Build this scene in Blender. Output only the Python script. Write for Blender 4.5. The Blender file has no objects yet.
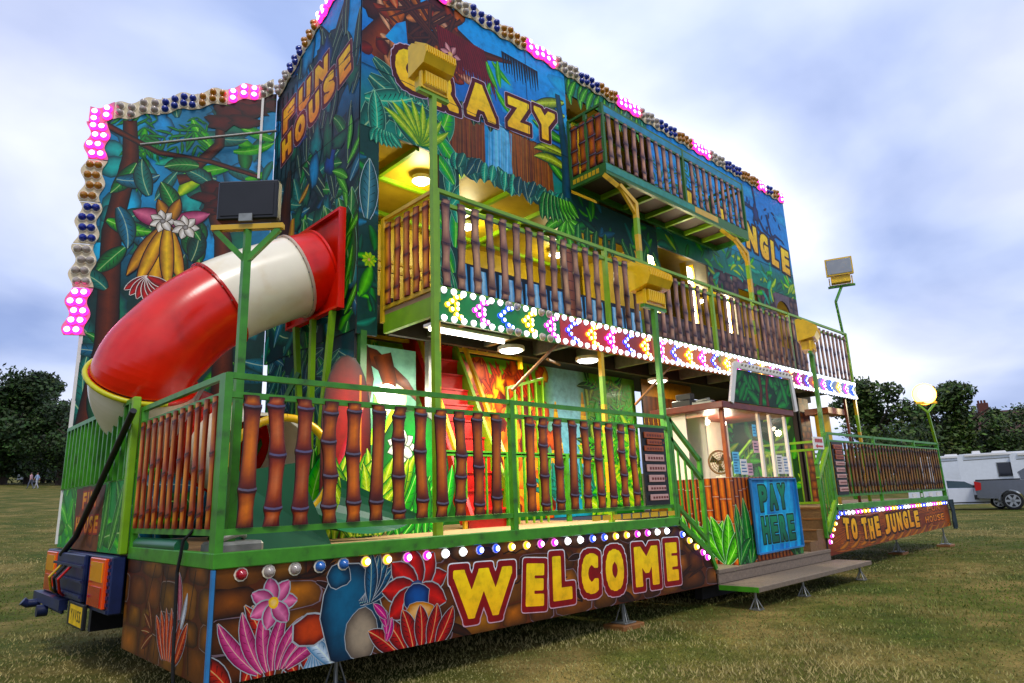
import bpy, bmesh, math, random
import numpy as np
from mathutils import Vector, Matrix, Euler
from math import radians as RAD, sin, cos, pi, sqrt, atan2
rng = random.Random(7)
S = bpy.context.scene
COL = S.collection

# ------------------------------------------------------------------ colour and materials
def hx(h):
    h = h.lstrip('#'); c = [int(h[i:i+2], 16)/255 for i in (0, 2, 4)]
    return tuple(x/12.92 if x <= .04045 else ((x+.055)/1.055)**2.4 for x in c)
def mixc(a, b, t): return tuple(a[i]*(1-t)+b[i]*t for i in range(3))
def jit(c, s=.15):
    k = 1+rng.uniform(-s, s); return tuple(max(0, x*k*(1+rng.uniform(-s, s)*.4)) for x in c)

def newmat(name):
    m = bpy.data.materials.new(name); m.use_nodes = True
    nt = m.node_tree; b = nt.nodes['Principled BSDF']; return m, nt, b
def noise(nt, scale, detail=4, coord='Object', rough=.55):
    tc = nt.nodes.new('ShaderNodeTexCoord'); n = nt.nodes.new('ShaderNodeTexNoise')
    n.inputs['Scale'].default_value = scale; n.inputs['Detail'].default_value = detail; n.inputs['Roughness'].default_value = rough
    nt.links.new(tc.outputs[coord], n.inputs['Vector']); return n
def ramp(nt, src, stops):
    r = nt.nodes.new('ShaderNodeValToRGB'); e = r.color_ramp.elements
    while len(e) < len(stops): e.new(.5)
    for i, (p, c) in enumerate(stops): e[i].position = p; e[i].color = (*c, 1)
    nt.links.new(src, r.inputs['Fac']); return r
def M(name, col, rough=.5, metal=0, var=.12, scale=6, bump=0., coat=0., dirt=None):
    if isinstance(col, str): col = hx(col)
    m, nt, b = newmat(name)
    n = noise(nt, scale)
    lo = tuple(x*(1-var) for x in col); hi = tuple(min(1, x*(1+var)) for x in col)
    stops = [(.3, lo), (.7, hi)] if dirt is None else [(.25, hx(dirt)), (.42, lo), (.75, hi)]
    r = ramp(nt, n.outputs['Fac'], stops)
    nt.links.new(r.outputs['Color'], b.inputs['Base Color'])
    b.inputs['Roughness'].default_value = rough; b.inputs['Metallic'].default_value = metal
    if coat: b.inputs['Coat Weight'].default_value = coat; b.inputs['Coat Roughness'].default_value = .12
    if bump:
        n2 = noise(nt, scale*5); bp = nt.nodes.new('ShaderNodeBump'); bp.inputs['Strength'].default_value = bump; bp.inputs['Distance'].default_value = .01
        nt.links.new(n2.outputs['Fac'], bp.inputs['Height']); nt.links.new(bp.outputs['Normal'], b.inputs['Normal'])
    return m
def EM(name, col, strength, sampling=True):
    if isinstance(col, str): col = hx(col)
    m, nt, b = newmat(name)
    b.inputs['Base Color'].default_value = (*[min(1, x) for x in col], 1)
    b.inputs['Emission Color'].default_value = (*col, 1); b.inputs['Emission Strength'].default_value = strength
    b.inputs['Roughness'].default_value = .3
    if not sampling: m.cycles.emission_sampling = 'NONE'
    return m
def paint_mat(name, rough=.5, coat=.04, sat=1., gam=1.):
    m, nt, b = newmat(name)
    a = nt.nodes.new('ShaderNodeAttribute'); a.attribute_name = 'Col'
    n = noise(nt, 9, 6, rough=.62); r = ramp(nt, n.outputs['Fac'], [(.28, (.68, .69, .7)), (.5, (1, 1, 1)), (.75, (1.25, 1.22, 1.18))])
    mx = nt.nodes.new('ShaderNodeMix'); mx.data_type = 'RGBA'; mx.blend_type = 'MULTIPLY'; mx.inputs['Factor'].default_value = 1
    nt.links.new(a.outputs['Color'], mx.inputs['A']); nt.links.new(r.outputs['Color'], mx.inputs['B'])
    hs = nt.nodes.new('ShaderNodeHueSaturation'); hs.inputs['Saturation'].default_value = sat; gm = nt.nodes.new('ShaderNodeGamma'); gm.inputs['Gamma'].default_value = gam
    nt.links.new(mx.outputs['Result'], hs.inputs['Color']); nt.links.new(hs.outputs['Color'], gm.inputs['Color']); nt.links.new(gm.outputs['Color'], b.inputs['Base Color'])
    b.inputs['Roughness'].default_value = rough; b.inputs['Coat Weight'].default_value = coat; b.inputs['Coat Roughness'].default_value = .15; b.inputs['Specular IOR Level'].default_value = .3
    return m
MAT = {}
def setup_mats():
    A = MAT
    A['paint'] = paint_mat('mural_paint', sat=1.25, gam=1.05)
    A['slatpaint'] = paint_mat('slat_paint', .36, .15, 1.15, 1.1)
    A['green'] = M('green_gloss_paint', '#3e8e16', .42, var=.2, scale=8, coat=.1, dirt='#2a4c16')
    A['lime'] = M('lime_paint', '#78a80c', .4, var=.15, coat=.2)
    A['dgreen'] = M('dark_green_paint', '#2f6a25', .42, var=.2)
    A['yellow'] = M('yellow_paint', '#dcae10', .4, var=.12, coat=.2, dirt='#9a7a18')
    A['yellowhead'] = M('floodlight_yellow', '#f2c40a', .4, var=.08, coat=.1, dirt='#c89c10')
    A['red'] = M('red_gloss_plastic', '#ea1c02', .24, var=.14, scale=2.5, coat=.12, dirt='#b81404')
    A['redpaint'] = M('red_paint', '#c01410', .4, var=.15)
    A['cream'] = M('cream_gloss_plastic', '#fdf2d6', .25, var=.04, scale=2.5, coat=.2, dirt='#eedcb4')
    A['greenplastic'] = M('green_plastic', '#15603a', .35, var=.15, scale=2)
    A['yellowplastic'] = M('yellow_plastic', '#e8b408', .3, var=.08)
    A['brownboard'] = M('varnished_brown', '#6a2410', .4, var=.25, scale=10)
    A['darkbrown'] = M('dark_brown_underside', '#2a1610', .6, var=.25)
    A['orangewood'] = M('orange_wood', '#a04a12', .4, var=.2, scale=10)
    A['tread'] = M('chequer_tread', '#7a6a58', .55, var=.2, scale=30, bump=.5)
    A['treadbrown'] = M('brown_chequer_tread', '#7a5a34', .55, var=.2, scale=30, bump=.5)
    A['deckfloor'] = M('deck_plywood', '#a07e58', .6, var=.18, scale=4, bump=.1)
    A['whitep'] = M('white_paint', '#e4e0d8', .4, var=.05)
    A['creamwall'] = M('cream_wall_panel', '#e6dccb', .45, var=.05)
    A['olive'] = M('olive_yellow_ceiling', '#b4981a', .5, var=.12)
    A['dark'] = M('dark_underside', '#26221e', .7, var=.3)
    A['grey'] = M('grey_steel', '#8a8c8c', .4, .6, var=.15)
    A['galv'] = M('galvanised_steel', '#8e8f88', .45, .7, var=.2, scale=14)
    A['black'] = M('black_plastic', '#111214', .45, var=.3)
    A['rubber'] = M('black_rubber', '#0c0c0c', .8, var=.2)
    A['navy'] = M('navy_chassis_paint', '#12224e', .4, var=.25, dirt='#161a2a')
    A['darkcloth'] = M('dark_tarpaulin', '#20323a', .7, var=.3)
    A['bluepaint'] = M('blue_edge_paint', '#2a78b0', .4, var=.15)
    A['creamboard'] = M('cream_light_board', '#d8c8a4', .45, var=.1)
    A['amberlens'] = M('amber_lens', '#f29a08', .2, var=.05, coat=.4)
    A['orangelens'] = M('orange_red_lens', '#f04a0c', .2, var=.05, coat=.4)
    A['redlens'] = M('red_lens', '#b80c08', .2, var=.08, coat=.4)
    A['plate'] = M('yellow_number_plate', '#f0c410', .4, var=.05)
    A['brassbrown'] = M('plank_brown', '#8a5a2a', .6, var=.25, scale=8)
    A['pinkplank'] = M('pink_plank', '#c89a90', .6, var=.15)
    A['white_e'] = EM('warm_white_tube', (1, .93, .78), 9)
    A['lampglass_e'] = EM('lit_floodlight_glass', (1, .86, .55), 30)
    A['lampspill'] = EM('downlight_glass', (1, .95, .85), 12)
    A['bulb_e'] = EM('bare_bulb', (1, .9, .68), 25)
    m, nt, b = newmat('booth_glass'); b.inputs['Base Color'].default_value = (.9, .95, .93, 1)
    tr = nt.nodes.new('ShaderNodeBsdfTransparent'); gl = nt.nodes.new('ShaderNodeBsdfGlossy'); gl.inputs['Roughness'].default_value = .03
    mx = nt.nodes.new('ShaderNodeMixShader'); mx.inputs[0].default_value = .07
    nt.links.new(tr.outputs[0], mx.inputs[1]); nt.links.new(gl.outputs[0], mx.inputs[2])
    nt.links.new(mx.outputs[0], nt.nodes['Material Output'].inputs['Surface']); A['glass'] = m
    A['darkglass'] = M('dark_window_glass', '#12161c', .08, var=.1, coat=.3)
    A['carwhite'] = M('white_car_paint', '#e2e6ec', .2, var=.03, coat=.6)
    A['cargrey'] = M('metallic_grey_paint', '#70747c', .25, .55, var=.06, coat=.6)
    A['caravan'] = M('caravan_white', '#dfe4e8', .3, var=.04)
    A['alloy'] = M('alloy_wheel', '#b8babc', .3, .8, var=.1)
    # bulbs: lit ones are a saturated dome with a hot cap
    for k, c, hot in (('pink', '#ff2a9c', '#ffd0ea'), ('white', '#dfe6ff', '#ffffff'), ('gold', '#ffb010', '#fff0a8'), ('magenta', '#e018c8', '#ffc8f8'), ('blue', '#1838ff', '#b8c8ff')):
        A['lit_'+k] = EM('lit_'+k+'_lens', c, {'pink': 2.4, 'white': 3.2, 'gold': 2.0, 'magenta': 2.4, 'blue': 2.4}[k], False)
        A['hot_'+k] = EM('lit_'+k+'_core', hot, 5.0, False)
    A['cab_clear'] = M('clear_cabochon', '#b0a49a', .15, var=.1, coat=.6)
    A['cab_blue'] = M('blue_cabochon', '#0a2c9a', .15, var=.1, coat=.6)
    A['cab_amber'] = M('amber_cabochon', '#b8780c', .15, var=.1, coat=.6)
    A['cab_red'] = M('red_cabochon', '#b01228', .15, var=.1, coat=.6)
    A['cab_lightblue'] = M('light_blue_cabochon', '#2a6ab8', .15, var=.1, coat=.6)
    A['fas_green'] = M('green_light_panel', '#0c8a3c', .35, var=.1)
    A['fas_red'] = M('coral_light_panel', '#c8342c', .35, var=.12)
    A['fas_orange'] = M('orange_light_panel', '#d8742a', .35, var=.12)
    A['fas_gold'] = M('gold_light_panel', '#d0a050', .35, var=.12)
    A['fas_pink'] = M('pink_light_panel', '#c8506a', .35, var=.12)
    A['fas_blue'] = M('pale_blue_light_panel', '#7aa4c8', .35, var=.12)

# ------------------------------------------------------------------ objects
def wloc(p):
    v = Vector((0, 0, 0))
    while p is not None: v += p.location; p = p.parent
    return v
def tag(o, label, cat, group=None, kind=None):
    if label: o['label'] = label
    if cat: o['category'] = cat
    if group: o['group'] = group
    if kind: o['kind'] = kind
    return o
def thing(name, label, cat, loc=(0, 0, 0), group=None, rotz=0):
    o = bpy.data.objects.new(name, None); COL.objects.link(o); o.location = loc; o.rotation_euler = (0, 0, rotz)
    o.empty_display_size = .1
    return tag(o, label, cat, group)

class MB:
    """collects faces of one mesh; every face has a material slot and a colour per corner"""
    def __init__(s): s.v = []; s.f = []; s.m = []; s.c = []; s.sm = []
    def face(s, pts, m=0, cols=None, smooth=False):
        b = len(s.v); s.v += [tuple(p) for p in pts]; s.f.append(tuple(range(b, b+len(pts)))); s.m.append(m)
        s.c.append(cols if cols is not None else [(.5, .5, .5)]*len(pts)); s.sm.append(smooth)
    def mesh(s, verts, faces, m=0, smooth=False, cols=None):
        b = len(s.v); s.v += [tuple(p) for p in verts]
        for f in faces:
            s.f.append(tuple(b+i for i in f)); s.m.append(m); s.sm.append(smooth)
            s.c.append([cols[i] for i in f] if cols else [(.5, .5, .5)]*len(f))
        return s
    def box(s, p0, p1, m=0, bev=0., mat=None, col=None):
        x0, y0, z0 = [min(a, b) for a, b in zip(p0, p1)]; x1, y1, z1 = [max(a, b) for a, b in zip(p0, p1)]
        bev = min(bev, (x1-x0)*.45, (y1-y0)*.45, (z1-z0)*.45)
        if bev <= 0:
            V = [(x, y, z) for z in (z0, z1) for y in (y0, y1) for x in (x0, x1)]
            Fs = [(0, 2, 3, 1), (4, 5, 7, 6), (0, 1, 5, 4), (2, 6, 7, 3), (0, 4, 6, 2), (1, 3, 7, 5)]
        else:
            bm = bmesh.new(); bmesh.ops.create_cube(bm, size=1)
            for q in bm.verts: q.co = Vector(((x0+x1)/2+q.co.x*(x1-x0), (y0+y1)/2+q.co.y*(y1-y0), (z0+z1)/2+q.co.z*(z1-z0)))
            bmesh.ops.bevel(bm, geom=bm.edges[:], offset=bev, segments=1, affect='EDGES')
            bm.verts.index_update(); V = [tuple(q.co) for q in bm.verts]; Fs = [tuple(q.index for q in f.verts) for f in bm.faces]; bm.free()
        if mat is not None: V = [tuple(mat @ Vector(q)) for q in V]
        return s.mesh(V, Fs, m, cols=[col]*len(V) if col else None)
    def bar(s, a, b, w, h=None, m=0, up=(0, 0, 1)):
        """rectangular bar from a to b"""
        h = h or w; a = Vector(a); b = Vector(b); d = (b-a).normalized(); up = Vector(up)
        if abs(d.dot(up)) > .98: up = Vector((0, 1, 0))
        r = d.cross(up).normalized(); u = r.cross(d)
        V = [p+r*sx*w/2+u*sy*h/2 for p in (a, b) for sx, sy in ((-1, -1), (1, -1), (1, 1), (-1, 1))]
        return s.mesh(V, [(3, 2, 1, 0), (4, 5, 6, 7), (0, 1, 5, 4), (1, 2, 6, 5), (2, 3, 7, 6), (3, 0, 4, 7)], m)
    def tube(s, path, r, n=8, m=0, cap=True, mfun=None, smooth=True):
        P = [Vector(p) for p in path]; rs = r if isinstance(r, (list, tuple)) else [r]*len(P)
        V = []; u = None
        for i, p in enumerate(P):
            d = (P[min(i+1, len(P)-1)]-P[max(i-1, 0)]).normalized()
            if u is None:
                t = Vector((0, 0, 1)) if abs(d.z) < .9 else Vector((1, 0, 0)); u = (t-d*t.dot(d)).normalized()
            else: u = (u-d*u.dot(d)).normalized()
            w = d.cross(u)
            V += [p+(u*cos(2*pi*k/n)+w*sin(2*pi*k/n))*rs[i] for k in range(n)]
        for i in range(len(P)-1):
            mm = mfun(i) if mfun else m
            b = len(s.v)
            s.mesh([V[i*n+k] for k in range(n)]+[V[(i+1)*n+k] for k in range(n)], [(k, (k+1) % n, n+(k+1) % n, n+k) for k in range(n)], mm, smooth)
        if cap:
            s.face([V[k] for k in range(n)][::-1], m); s.face([V[(len(P)-1)*n+k] for k in range(n)], m)
        return s
    def dome(s, c, nrm, r, h, n=10, rings=3, m=0, mcap=None, base=True):
        c = Vector(c); nrm = Vector(nrm).normalized(); t = Vector((0, 0, 1)) if abs(nrm.z) < .9 else Vector((1, 0, 0))
        u = (t-nrm*t.dot(nrm)).normalized(); w = nrm.cross(u)
        R = []
        for i in range(rings+1):
            a = (pi/2)*i/(rings+1); R.append([c+nrm*h*sin(a)+(u*cos(2*pi*k/n)+w*sin(2*pi*k/n))*r*cos(a) for k in range(n)])
        for i in range(rings):
            s.mesh(R[i]+R[i+1], [(k, (k+1) % n, n+(k+1) % n, n+k) for k in range(n)], (mcap if (mcap is not None and i >= rings-1) else m), True)
        s.mesh(R[rings]+[c+nrm*h], [(k, (k+1) % n, n) for k in range(n)], mcap if mcap is not None else m, True)
        return s
    def prism(s, pts, d, m=0, mside=None):
        """planar polygon (3d points) thickened by vector d"""
        d = Vector(d); P = [Vector(p) for p in pts]; n = len(P)
        from mathutils.geometry import tessellate_polygon
        tri = tessellate_polygon([P])
        s.mesh(P, [tuple(t) for t in tri], m); s.mesh([p+d for p in P], [tuple(t)[::-1] for t in tri], m)
        for i in range(n): s.face([P[i], P[(i+1) % n], P[(i+1) % n]+d, P[i]+d], m if mside is None else mside)
        return s
    def build(s, name, mats, parent=None, local=False, label=None, cat=None, group=None, kind=None, origin=None):
        me = bpy.data.meshes.new(name)
        off = Vector((0, 0, 0)) if local else wloc(parent)
        og = Vector(origin) if origin is not None else (Vector((0, 0, 0)))
        if origin is None and not local and s.v:
            og = Vector(np.mean(np.array(s.v), axis=0))-0*off
            og = Vector(og)
        V = [(v[0]-og.x, v[1]-og.y, v[2]-og.z) for v in s.v]
        me.from_pydata(V, [], s.f)
        if not isinstance(mats, (list, tuple)): mats = [mats]
        for m in mats: me.materials.append(MAT[m] if isinstance(m, str) else m)
        me.polygons.foreach_set('material_index', s.m); me.polygons.foreach_set('use_smooth', s.sm)
        a = me.color_attributes.new('Col', 'FLOAT_COLOR', 'CORNER')
        flat = [x for f in s.c for c in f for x in (c[0], c[1], c[2], 1.)]
        a.data.foreach_set('color', flat)
        me.update()
        o = bpy.data.objects.new(name, me); COL.objects.link(o)
        if parent is not None: o.parent = parent
        o.location = og-off if not local else og
        tag(o, label, cat, group, kind)
        return o
def inst(o_mesh, name, parent, loc, rot=None, scale=None):
    """another object sharing a mesh; loc in world coordinates"""
    o = bpy.data.objects.new(name, o_mesh); COL.objects.link(o); o.parent = parent
    o.location = Vector(loc)-wloc(parent)
    if rot is not None: o.rotation_euler = rot
    if scale is not None: o.scale = scale
    return o
def mesh_of(mb, name, mats):
    o = mb.build(name, mats, local=True, origin=(0, 0, 0)); me = o.data; bpy.data.objects.remove(o); return me
def copy_tree(o, parent=None, off=None):
    c = o.copy(); COL.objects.link(c); c.parent = parent
    for ch in [q for q in list(bpy.data.objects) if q.parent == o]: copy_tree(ch, c)
    return c

# ------------------------------------------------------------------ glyphs and murals
_gl = {}
def glyph(ch, off):
    k = (ch, off)
    if k in _gl: return _gl[k]
    cu = bpy.data.curves.new('glyph', 'FONT'); cu.body = ch; cu.size = 1; cu.offset = off; cu.resolution_u = 4; cu.fill_mode = 'FRONT'
    o = bpy.data.objects.new('glyph', cu); COL.objects.link(o)
    bpy.context.view_layer.update()
    me = o.to_mesh(); V = [(v.co.x, v.co.y) for v in me.vertices]; Fs = [tuple(p.vertices) for p in me.polygons]
    o.to_mesh_clear(); bpy.data.objects.remove(o); bpy.data.curves.remove(cu)
    _gl[k] = (V, Fs); return _gl[k]

_fd = {}
def field(ch, w, h, r):
    """polygons covering everything within r of glyph ch stretched to w x h (clean rounded outlines)"""
    key = (ch, round(w, 4), round(h, 4), round(r, 4))
    if key in _fd: return _fd[key]
    V, F = glyph(ch, 0); V = np.array(V); lo = V.min(0); sz = V.max(0)-lo; V = (V-lo)/sz*np.array([w, h])
    cnt = {}
    for f in F:
        for a, b in zip(f, f[1:]+f[:1]): cnt[(min(a, b), max(a, b))] = cnt.get((min(a, b), max(a, b)), 0)+1
    # weld by position so that only the true outline remains
    E = [(V[a], V[b]) for (a, b), n in cnt.items() if n == 1]
    A = np.array([e[0] for e in E]); B = np.array([e[1] for e in E])
    cs = h/46; xs = np.arange(-r-2*cs, w+r+2*cs, cs); ys = np.arange(-r-2*cs, h+r+2*cs, cs)
    gx, gy = np.meshgrid(xs, ys); P = np.stack([gx.ravel(), gy.ravel()], 1)
    D = B-A; L2 = (D**2).sum(1)+1e-12; t = np.clip(((P[:, None]-A)*D).sum(2)/L2, 0, 1); dd = ((np.abs((A+t[..., None]*D)-P[:, None])**6).sum(2)**(1/6)).min(1)
    px, py = P[:, 0:1], P[:, 1:2]; cond = (A[:, 1] > py) != (B[:, 1] > py); xi = A[:, 0]+(py-A[:, 1])*D[:, 0]/np.where(np.abs(D[:, 1]) < 1e-12, 1e-12, D[:, 1])
    ins = ((cond & (px < xi)).sum(1) % 2) == 1
    val = (np.where(ins, -dd, dd)-r).reshape(gx.shape); out = []
    for j in range(len(ys)-1):
        run = None
        for i in range(len(xs)):
            full = i < len(xs)-1 and val[j, i] < 0 and val[j, i+1] < 0 and val[j+1, i] < 0 and val[j+1, i+1] < 0
            if full and run is None: run = i
            if not full and run is not None: out.append([(xs[run], ys[j]), (xs[i], ys[j]), (xs[i], ys[j+1]), (xs[run], ys[j+1])]); run = None
            if full or i == len(xs)-1: continue
            q = [(i, j), (i+1, j), (i+1, j+1), (i, j+1)]; poly = []
            for k in range(4):
                a, b = q[k], q[(k+1) % 4]; va, vb = val[a[1], a[0]], val[b[1], b[0]]
                if va < 0: poly.append((xs[a[0]], ys[a[1]]))
                if (va < 0) != (vb < 0): u = va/(va-vb); poly.append((xs[a[0]]+(xs[b[0]]-xs[a[0]])*u, ys[a[1]]+(ys[b[1]]-ys[a[1]])*u))
            if len(poly) >= 3: out.append(poly)
    _fd[key] = out; return out

def clip_poly(P, C, K):
    """clip polygon P (2d, colours C) by convex polygon K (counter-clockwise)"""
    n = len(K)
    for i in range(n):
        a = K[i]; b = K[(i+1) % n]; ex, ey = b[0]-a[0], b[1]-a[1]
        d = [ex*(p[1]-a[1])-ey*(p[0]-a[0]) for p in P]
        if all(x >= 0 for x in d): continue
        Q = []; D = []
        for j in range(len(P)):
            k = (j+1) % len(P)
            if d[j] >= 0: Q.append(P[j]); D.append(C[j])
            if (d[j] >= 0) != (d[k] >= 0):
                t = d[j]/(d[j]-d[k]); Q.append((P[j][0]+(P[k][0]-P[j][0])*t, P[j][1]+(P[k][1]-P[j][1])*t)); D.append(mixc(C[j], C[k], t))
        P, C = Q, D
        if len(P) < 3: return None, None
    return P, C

class Mural:
    """a painted board: u to the right, v up, layers lie a fraction of a millimetre apart"""
    def __init__(s, O, U, V, N, step=.00001):
        s.O = Vector(O); s.U = Vector(U).normalized(); s.V = Vector(V).normalized(); s.N = Vector(N).normalized(); s.mb = MB(); s.k = 0; s.step = step; s.clip = None
    def pt(s, p, d=0): return s.O+s.U*p[0]+s.V*p[1]+s.N*d
    def board(s, poly, col, th=.02, grad=None):
        """the board itself; grad(u,v) gives the colour"""
        s.clip = poly
        us = [p[0] for p in poly]; vs = [p[1] for p in poly]
        nu = max(1, int((max(us)-min(us))/.25)); nv = max(1, int((max(vs)-min(vs))/.2))
        for i in range(nu):
            for j in range(nv):
                u0 = min(us)+(max(us)-min(us))*i/nu; u1 = min(us)+(max(us)-min(us))*(i+1)/nu
                v0 = min(vs)+(max(vs)-min(vs))*j/nv; v1 = min(vs)+(max(vs)-min(vs))*(j+1)/nv
                q = [(u0, v0), (u1, v0), (u1, v1), (u0, v1)]
                s._f(q, [grad(*p) if grad else col for p in q], 0)
        n = len(poly); edge = [(.05, .05, .05)]*4
        for i in range(n):
            a, b = poly[i], poly[(i+1) % n]; s.mb.face([s.pt(a), s.pt(b), s.pt(b, -th), s.pt(a, -th)], 0, edge)
        s.mb.face([s.pt(p, -th) for p in poly][::-1], 0, [(.12, .12, .1)]*n)
    def _f(s, P, C, d, noclip=False):
        if s.clip and not noclip:
            P, C = clip_poly(P, C, s.clip)
            if P is None: return
        s.mb.face([s.pt(p, d) for p in P], 0, C)
    def nxt(s): s.k += 1; return s.k*s.step+.0008
    def poly(s, P, C, noclip=False, d=None):
        d = d or s.nxt(); C = C if isinstance(C, list) else [C]*len(P); s._f(P, C, d, noclip)
    def fan(s, P, c0, c1, ctr=None, noclip=False):
        d = s.nxt(); n = len(P)
        if ctr is None: ctr = (sum(p[0] for p in P)/n, sum(p[1] for p in P)/n)
        for i in range(n): s._f([ctr, P[i], P[(i+1) % n]], [c0, c1, c1], d, noclip)
    def blob(s, u, v, ru, rv, c0, c1, irr=.18, n=14, rot=0, ol=None, olw=.012, hot=(0, 0)):
        R = [1+rng.uniform(-irr, irr) for _ in range(n)]
        def ring(e): return [(u+cos(rot)*(ru+e)*R[i]*cos(2*pi*i/n)-sin(rot)*(rv+e)*R[i]*sin(2*pi*i/n), v+sin(rot)*(ru+e)*R[i]*cos(2*pi*i/n)+cos(rot)*(rv+e)*R[i]*sin(2*pi*i/n)) for i in range(n)]
        if ol is not None: s.fan(ring(olw), ol, ol)
        P = ring(0); d = s.nxt(); c = (u+hot[0]*ru, v+hot[1]*rv)
        I = [(c[0]+(p[0]-c[0])*.55, c[1]+(p[1]-c[1])*.55) for p in P]; cm = mixc(c0, c1, .3)
        for i in range(n):
            j = (i+1) % n
            s._f([c, I[i], I[j]], [c0, cm, cm], d); s._f([I[i], P[i], P[j], I[j]], [cm, c1, c1, cm], d)
    def strip(s, path, ws, cl, cm=None, cr=None, ol=None, olw=.01, noclip=False):
        """ribbon along path with widths ws; colours left / middle / right"""
        cm = cm or cl; cr = cr or cl; n = len(path)
        def side(e):
            L = []; R = []
            for i in range(n):
                a = path[max(i-1, 0)]; b = path[min(i+1, n-1)]; dx, dy = b[0]-a[0], b[1]-a[1]; l = sqrt(dx*dx+dy*dy) or 1
                nx, ny = -dy/l, dx/l; w = ws[i]/2+e
                L.append((path[i][0]+nx*w, path[i][1]+ny*w)); R.append((path[i][0]-nx*w, path[i][1]-ny*w))
            return L, R
        f = lambda c, i: c(i/(n-1)) if callable(c) else c
        if ol is not None:
            L, R = side(olw); d = s.nxt()
            for i in range(n-1): s._f([R[i], R[i+1], L[i+1], L[i]], [ol]*4, d, noclip)
        L, R = side(0); d = s.nxt()
        for i in range(n-1):
            a, b = path[i], path[i+1]
            s._f([a, b, L[i+1], L[i]], [f(cm, i), f(cm, i+1), f(cl, i+1), f(cl, i)], d, noclip)
            s._f([R[i], R[i+1], b, a], [f(cr, i), f(cr, i+1), f(cm, i+1), f(cm, i)], d, noclip)
    def leaf(s, u, v, L, W, ang, mid, edge, bend=.3, ol=None, olw=.01, n=9, vein=True, noclip=False):
        P = []; a = ang; x, y = u, v
        for i in range(n):
            P.append((x, y)); x += cos(a)*L/(n-1); y += sin(a)*L/(n-1); a += bend/(n-1)
        ws = [W*(sin(pi*min(1, (i/(n-1))*.94+.06))**.75) if i < n-1 else W*.02 for i in range(n)]
        s.strip(P, ws, edge, mid, mixc(edge, (0, 0, 0), .25), ol, olw, noclip)
        if vein:
            lt = mixc(mid, (.8, .9, .5), .45)
            s.strip(P, [W*.05]*n, lt, noclip=noclip)
            dk = mixc(edge, (0, 0, 0), .35); dv = s.nxt()
            for i in range(1, n-2):
                for sg in (-1, 1):
                    px, py = P[i]; aa = ang+bend*i/(n-1)+sg*.8; q = ws[i]*.46
                    s.poly([(px, py), (px+cos(aa)*q+.0*q, py+sin(aa)*q), (px+cos(aa-.12)*q*.96, py+sin(aa-.12)*q*.96)], dk, noclip, dv)
    def palm(s, u, v, L, ang, c1, c2, n=9, bend=.8, noclip=False):
        a = ang; x, y = u, v; st = L/n
        for i in range(n):
            x += cos(a)*st; y += sin(a)*st; a += bend/n
            l = L*.34*(1-abs(i/n-.4))
            for sg in (-1, 1):
                s.leaf(x, y, l, l*.22, a+sg*(1.0-.5*i/n), jit(c1), c2, bend=sg*-.4, n=4, vein=False, noclip=noclip)
    def flower(s, u, v, r, n, c0, c1, mid, ol=None, rot=0):
        for i in range(n): s.leaf(u, v, r, r*.6, rot+2*pi*i/n, c0, c1, 0, ol=ol, n=6, vein=False)
        s.blob(u, v, r*.22, r*.22, mixc(mid, (1, 1, 1), .3), mid, .08)
    def rocks(s, u0, v0, u1, v1, size, c0, c1, dark, ol=None):
        r = 0; v = v0
        while v < v1:
            h = size*rng.uniform(.45, .75); u = u0-size*rng.random()
            while u < u1:
                w = size*rng.uniform(.7, 1.5); k = mixc(c0, c1, rng.random())
                n = 12; P = []
                for i in range(n):
                    a = 2*pi*i/n; ex = (abs(cos(a))**.55)*(1 if cos(a) > 0 else -1); ey = (abs(sin(a))**.55)*(1 if sin(a) > 0 else -1)
                    P.append((u+w/2+ex*w*.5*rng.uniform(.88, 1.0), v+h/2+ey*h*.5*rng.uniform(.85, 1.02)))
                if ol and rng.random() < .3:
                    cx, cy = u+w/2, v+h/2; s.fan([(cx+(p[0]-cx)*1.04+.004, cy+(p[1]-cy)*1.06) for p in P], ol, ol)
                s.fan(P, jit(k, .25), mixc(dark, k, .35*rng.random()), (u+w*rng.uniform(.35, .65), v+h*rng.uniform(.45, .75)))
                u += w
            v += h*.95
    def bamboo(s, u, v0, v1, w, c0, c1, node=.3, ring=(.5, .4, .35)):
        v = v0-rng.random()*node
        while v < v1:
            a, b = max(v, v0), min(v+node, v1)
            if b > a+.01:
                dk = mixc(c1, (0, 0, 0), .4)
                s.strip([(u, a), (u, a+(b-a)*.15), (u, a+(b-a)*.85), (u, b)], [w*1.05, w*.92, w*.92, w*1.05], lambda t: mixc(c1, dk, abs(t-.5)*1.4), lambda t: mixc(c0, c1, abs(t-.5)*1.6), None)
                s.strip([(u-w*.52, b), (u+w*.52, b)], [.012, .012], ring)
            v += node
    def letters(s, text, p0, p1, h0, h1, layers, slant=0., gap=.12, wob=.0, rot=0, widths=None, noclip=True):
        """text set between p0 and p1 (base line); every glyph fills its own cell"""
        n = len(text); wd = widths or {}; W = [wd.get(c, .5 if c in 'I ' else 1.25 if c in 'MW' else 1) for c in text]; T = sum(W)+gap*(n-1); x = 0
        cells = []
        for i, c in enumerate(text):
            t0 = x/T; t1 = (x+W[i])/T; x += W[i]+gap
            if c != ' ': cells.append((c, t0, t1, rng.uniform(-wob, wob)))
        bx, by_ = p1[0]-p0[0], p1[1]-p0[1]; l = sqrt(bx*bx+by_*by_)
        ux, uy = -by_/l, bx/l
        ro = layers[0][0]*max(h0, h1)*.75; hm = max(h0, h1)
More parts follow.
